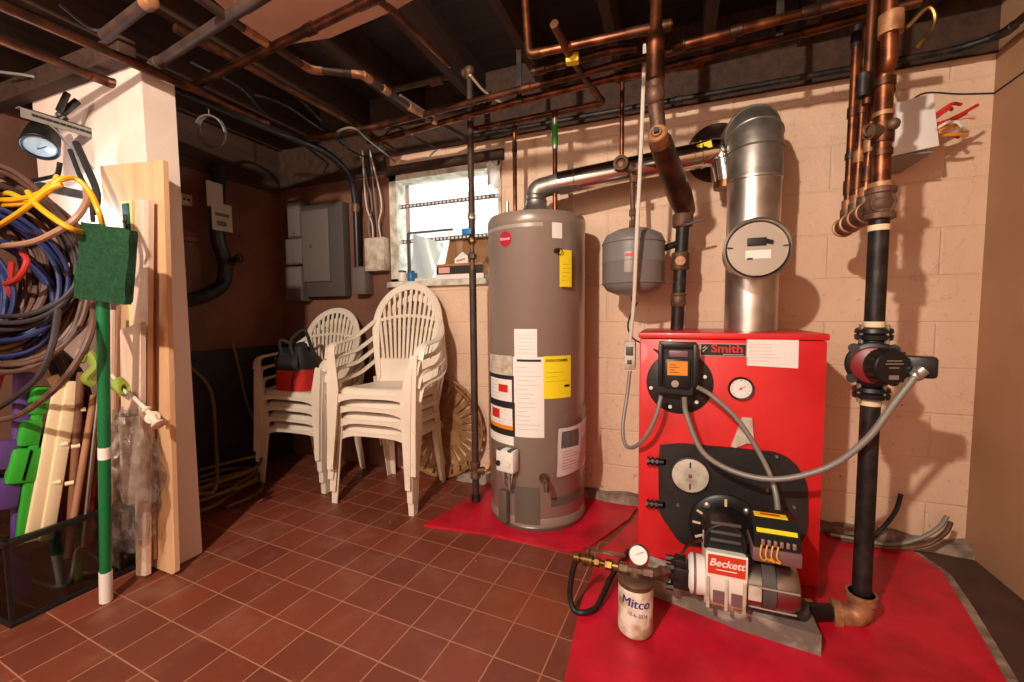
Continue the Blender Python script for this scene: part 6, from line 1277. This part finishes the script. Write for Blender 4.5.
ye = [[(-2.340, 0.740, 1.427), (-2.186, 0.740, 1.465), (-2.012, 0.740, 1.461), (-1.884, 0.740, 1.479), (-1.846, 0.760, 1.521), (-1.847, 0.800, 1.536), (-1.817, 0.820, 1.496), (-1.774, 0.820, 1.427), (-1.800, 0.840, 1.380)],
      [(-2.291, 0.730, 1.511), (-2.126, 0.730, 1.480), (-1.957, 0.730, 1.472), (-1.883, 0.750, 1.498), (-1.880, 0.770, 1.541)],
      [(-2.286, 0.720, 1.370), (-2.124, 0.720, 1.398), (-1.960, 0.720, 1.435), (-1.871, 0.740, 1.487), (-1.836, 0.760, 1.507)],
      [(-1.966, 0.730, 1.489), (-1.897, 0.720, 1.441), (-1.810, 0.720, 1.393), (-1.762, 0.740, 1.359), (-1.801, 0.800, 1.354)],
      [(-2.313, 0.735, 1.480), (-2.123, 0.735, 1.504), (-1.972, 0.735, 1.465), (-1.869, 0.750, 1.509)]]
b = MB()
for p in ye: b.tube(spline(p, 8), 0.0085, 8)
tag(b.build('extension_cord', 'cordyellow'), 'bright yellow extension cord draped over the top of the bundle', 'cord')
for pts, m_, lb, r in (([(-2.288, 0.730, 1.337), (-2.180, 0.730, 1.329), (-1.967, 0.730, 1.328), (-1.843, 0.740, 1.353), (-1.783, 0.760, 1.389), (-1.799, 0.800, 1.454), (-1.883, 0.840, 1.522)], 'cordtan', 'thick tan hose crossing just below the yellow cord', 0.010),
                    ([(-2.379, 0.720, 0.692), (-2.262, 0.720, 0.713), (-2.079, 0.720, 0.757), (-1.886, 0.730, 0.853), (-1.809, 0.760, 0.951), (-1.819, 0.800, 1.044), (-1.929, 0.860, 1.142)], 'cordbrown', 'brown hose sweeping low across the toys in the tank', 0.010),
                    ([(-2.405, 0.730, 0.722), (-2.284, 0.730, 0.757), (-2.043, 0.740, 0.867), (-1.974, 0.760, 0.984), (-2.020, 0.800, 1.107)], 'corddark', 'charcoal hose sweeping above the purple toy', 0.010)):
    b = MB(); b.tube(spline(pts, 8), r, 8); tag(b.build('hose', m_), lb, 'hose')

# ------------------------------------------------------------------ overhead pipes
def run(name, pts, r, m, label, cat='pipe', fil=0.04, fits=(), fm='oldcopper', strap=None):
    pts = [V(p) for p in pts]; L = sum((pts[i + 1] - pts[i]).length for i in range(len(pts) - 1))
    t = thing(name, label, cat, pts[0])
    b = MB(); b.tube(fillet(pts, fil), r, 14); b.build('pipe', m, t)
    def at(f):
        s = f * L
        for i in range(len(pts) - 1):
            l = (pts[i + 1] - pts[i]).length
            if s <= l: return pts[i].lerp(pts[i + 1], s / l), (pts[i + 1] - pts[i]).normalized()
            s -= l
        return pts[-1], (pts[-1] - pts[-2]).normalized()
    for f in fits:
        p, d = at(f); b = MB(); b.lathe([(r * 1.0, -0.022), (r * 1.25, -0.019), (r * 1.25, 0.019), (r * 1.0, 0.022)], p, d, 14); b.build('fitting', fm, t)
    for i in range(1, len(pts) - 1):
        b = MB(); d0 = (pts[i - 1] - pts[i]).normalized(); d1 = (pts[i + 1] - pts[i]).normalized(); b.tube(fillet([pts[i] + d0 * r * 3.2, pts[i], pts[i] + d1 * r * 3.2], fil), r * 1.15, 14); b.build('elbow', fm, t)
    return t
run('drain_pipe', [(-2.022, 1.135, 2.100), (-1.279, 1.030, 2.100), V(-0.60, 0.93, 2.1)], 0.019, 'pipewrap', 'thick old drain pipe from the painted wall end toward the ceiling board', fil=0.0, fits=(0.04,), fm='pipewrap')
run('drain_pipe', [(-2.147, 1.304, 2.100), (-0.935, 1.168, 2.100), V(-0.1, 1.08, 2.1)], 0.0165, 'oldcopper', 'second slanting drain pipe passing under the ceiling board', fil=0.0, fits=(0.45,))
run('pipe', [V(-1.99, 0.35, 2.05), (-1.941, 1.072, 2.050), V(-1.94, 1.6, 2.06)], 0.017, 'oldcopper', 'brown pipe running back along the top left edge of the picture', fil=0.0)
run('pipe', [V(-2.22, 0.4, 2.05), (-2.196, 1.075, 2.050), V(-2.19, 1.086, 2.05)], 0.017, 'oldcopper', 'lower brown pipe at top left, nearest the hanging cords', fil=0.0)
run('pipe_stub', [(-1.890, 0.923, 2.070), (-1.542, 0.880, 2.070)], 0.018, 'pipewrap', 'short grey pipe stub below the joists at top left', fil=0.0, fits=(0.95,), fm='bronze')
run('copper_pipe', [V(-0.565, 1.63, 2.36), (-0.550, 1.636, 2.100), (-0.130, 1.653, 2.100), V(-0.02, 1.66, 2.1)], 0.0155, 'copper', 'copper pipe dropping from the joists and turning right above the water heater', fil=0.03, fits=(0.97,))
run('copper_pipe', [V(-0.02, 1.80, 2.1), (0.447, 1.766, 2.100), V(0.60, 1.76, 2.1)], 0.0165, 'copper', 'bright copper pipe running right toward the zone pipes', fil=0.0, fits=(0.04, 0.35))
run('copper_pipe', [V(-0.06, 1.93, 2.1), (0.478, 1.880, 2.100), V(0.75, 1.85, 2.1)], 0.0155, 'oldcopper', 'darker copper pipe running right below the bright one', fil=0.0, fits=(0.1,))
run('copper_pipe', [(-0.575, 1.751, 2.100), (-0.251, 1.729, 2.100), V(-0.15, 1.75, 2.1)], 0.0155, 'oldcopper', 'short copper pipe with a brass fitting above the water heater', fil=0.0, fits=(0.1, 0.3))
run('copper_pipe', [V(-2.0, 1.90, 2.1), (-1.499, 1.924, 2.100), (-0.209, 1.830, 2.100), V(0.2, 1.82, 2.1)], 0.0155, 'oldcopper', 'long dull copper pipe crossing behind the gas pipe top', fil=0.0, fits=(0.25, 0.62))
run('copper_pipe', [V(-1.7, 2.07, 2.1), (-1.479, 2.056, 2.100), (-0.710, 1.958, 2.100), (-0.220, 1.927, 2.100), V(0.1, 1.96, 2.1)], 0.0165, 'copper', 'long bright copper pipe crossing over the window and heater', fil=0.0, fits=(0.14, 0.54), fm='copper')
run('copper_pipe', [(-1.066, 2.155, 2.100), (-0.337, 2.130, 2.100), (-0.400, 1.703, 2.100), V(-0.41, 1.5, 2.1)], 0.0155, 'oldcopper', 'copper pipe that elbows back toward the room above the heater', fil=0.03)
q = (-0.825, 2.220, 1.980)
run('copper_pipe', [V(q[0], 2.20, 1.573), V(q[0], 2.20, q[2]), V(q[0], 2.20, 2.1)], 0.0115, 'copper', 'thin copper pipe rising from the left rear of the water heater', fil=0.0, fits=(0.05,))
q = (-0.576, 2.120, 1.809)
v2 = run('copper_pipe', [V(q[0], 2.12, 1.575), V(q[0], 2.12, 2.02), V(q[0], 2.12, 2.1)], 0.0125, 'copper', 'copper pipe with green tape rising from the water heater top', fil=0.0, fits=(0.68,), fm='terminal')
b = MB(); b.cyl((q[0], 2.12, 1.93), (q[0], 2.12, 2.03), 0.0165, 12); b.build('green_wrap', 'greentape', v2)
run('copper_pipe', [V(tx, 2.075, tz + 0.01), V(tx, 2.075, 2.15)], 0.0105, 'copper', 'thin copper pipe dropping to the expansion tank connector', fil=0.0, fits=(0.03,), fm='bronze')
run('iron_pipe', [V(-1.2, 2.30, 2.13), V(1.05, 2.30, 2.13), V(1.16, 2.24, 2.13), V(1.165, 0.6, 2.13)], 0.014, 'iron', 'black iron pipe running along the top of the back wall to the right corner', fil=0.06, fits=(0.3, 0.6), fm='iron')
run('pipe', [(-1.712, 1.049, 2.130), (-1.705, 1.150, 2.130), (-1.656, 1.935, 2.130), V(-1.69, 2.3, 2.13)], 0.016, 'oldcopper', 'brown pipe running back between the drain pipes and the window', fil=0.0)
run('valve_line', [(-1.437, 0.931, 2.100), (-1.442, 1.154, 2.100), (-1.425, 1.392, 2.100), (-1.250, 1.502, 2.100), (-1.223, 1.855, 2.100), (-1.154, 2.318, 2.120)], 0.014, 'pipewrap', 'overhead pipe with row of brass valves near the ceiling board', fil=0.03, fits=(0.46, 0.54, 0.66, 0.78), fm='bronze')
run('pipe', [V(-1.02, 1.0, 2.15), (-0.938, 1.304, 2.150), (-0.918, 1.661, 2.150)], 0.011, 'oldcopper', 'thin pipe running back from the ceiling board to the gas pipe elbow', fil=0.0)
for pts, m_, lb in (([(-1.761, 1.332, 2.160), (-1.735, 1.618, 2.140), (-1.923, 2.166, 2.120), (-1.844, 2.519, 2.130)], 'wireblack', 'black cable sagging under the joists in the dark corner'),
                    ([(-1.870, 1.947, 2.120), (-1.623, 1.849, 2.080), (-1.624, 2.008, 2.060), (-1.812, 2.567, 2.120)], 'wiregrey', 'grey cable sagging under the joists left of the window'),
                    ([(-1.275, 1.797, 2.160), (-1.207, 2.171, 2.140), (-1.174, 2.497, 2.140)], 'wiregrey', 'grey cable stapled above the window'),
                    ([(-0.885, 1.787, 2.170), (-0.867, 1.911, 2.150), (-0.825, 2.064, 2.150)], 'wirewhite', 'pale cable right of the gas pipe elbow'),
                    ([(-1.912, 1.516, 2.150), (-1.775, 1.565, 2.100), (-1.834, 1.838, 2.110), (-1.894, 2.094, 2.150)], 'wireblack', 'black cable looping beside the bent conduit under the joists'),
                    ([(-1.971, 1.261, 2.180), (-1.901, 1.432, 2.140), (-2.020, 1.683, 2.130), (-2.327, 2.412, 2.160)], 'abs', 'charcoal cable run under the joists behind the wall end'),
                    ([(-2.779, 0.976, 2.160), (-2.653, 1.021, 2.140), (-2.644, 1.114, 2.150)], 'wiregrey', 'grey cable at the far top left under the joists'),
                    ([(-1.791, 2.242, 2.140), (-1.440, 1.975, 2.100), (-1.430, 2.204, 2.120), (-1.426, 2.428, 2.140)], 'wireblack', 'black cable drooping just over the window header'),
                    ([(-2.017, 0.866, 2.170), (-2.031, 0.966, 2.150), (-1.916, 0.987, 2.170)], 'wireblack', 'black cable between the pipes at top left')):
    b = MB(); b.tube(spline(pts, 8), 0.006, 6); tag(b.build('cable', m_), lb, 'cable')
b = MB(); c = V((-2.415, 1.629, 2.100))
for k in range(3): b.torus(c + V(0, 0.008 * k, 0.004 * k), 0.085 - 0.004 * k, 0.005, (-0.3, 1, 0.25), 28, 6)
b.cyl(c + V(0, 0, 0.08), V(c.x, c.y, JZ + 0.03), 0.003, 6); tag(b.build('wire_coil', 'wiregrey'), 'small loop of wire hanging under the joists beside the wall end', 'wire')
# board on top of the partition and junction under the joists
b = MB(); b.span((-3.2, 1.03, 2.09), (-2.02, 1.088, 2.175), 0.003); struct('trim_6', b, 'joist', 'wooden plate on top of the painted wall end')
# red and yellow tags, pipe hanger
b = MB(); q = V((-0.415, 1.697, 2.085)); b.bar(q, q + V(0.05, 0.006, 0), 0.034, 0.036, (0, 1, 0), 0.004); tag(b.build('pipe_tag', 'yellow'), 'yellow tag wrapped on the copper pipe above the water heater', 'tag')
for i, (p_, lb) in enumerate((((0.341, 1.824, 2.120), 'hook hanger holding the bright copper pipe at right'), ((-0.695, 1.918, 2.120), 'hook hanger over the long bright copper pipe'))):
    b = MB(); b.span((p_[0] - 0.012, p_[1] + 0.0, 2.075), (p_[0] + 0.012, p_[1] + 0.006, JZ + 0.02)); tag(b.build('pipe_hanger', 'iron'), lb, 'hanger')
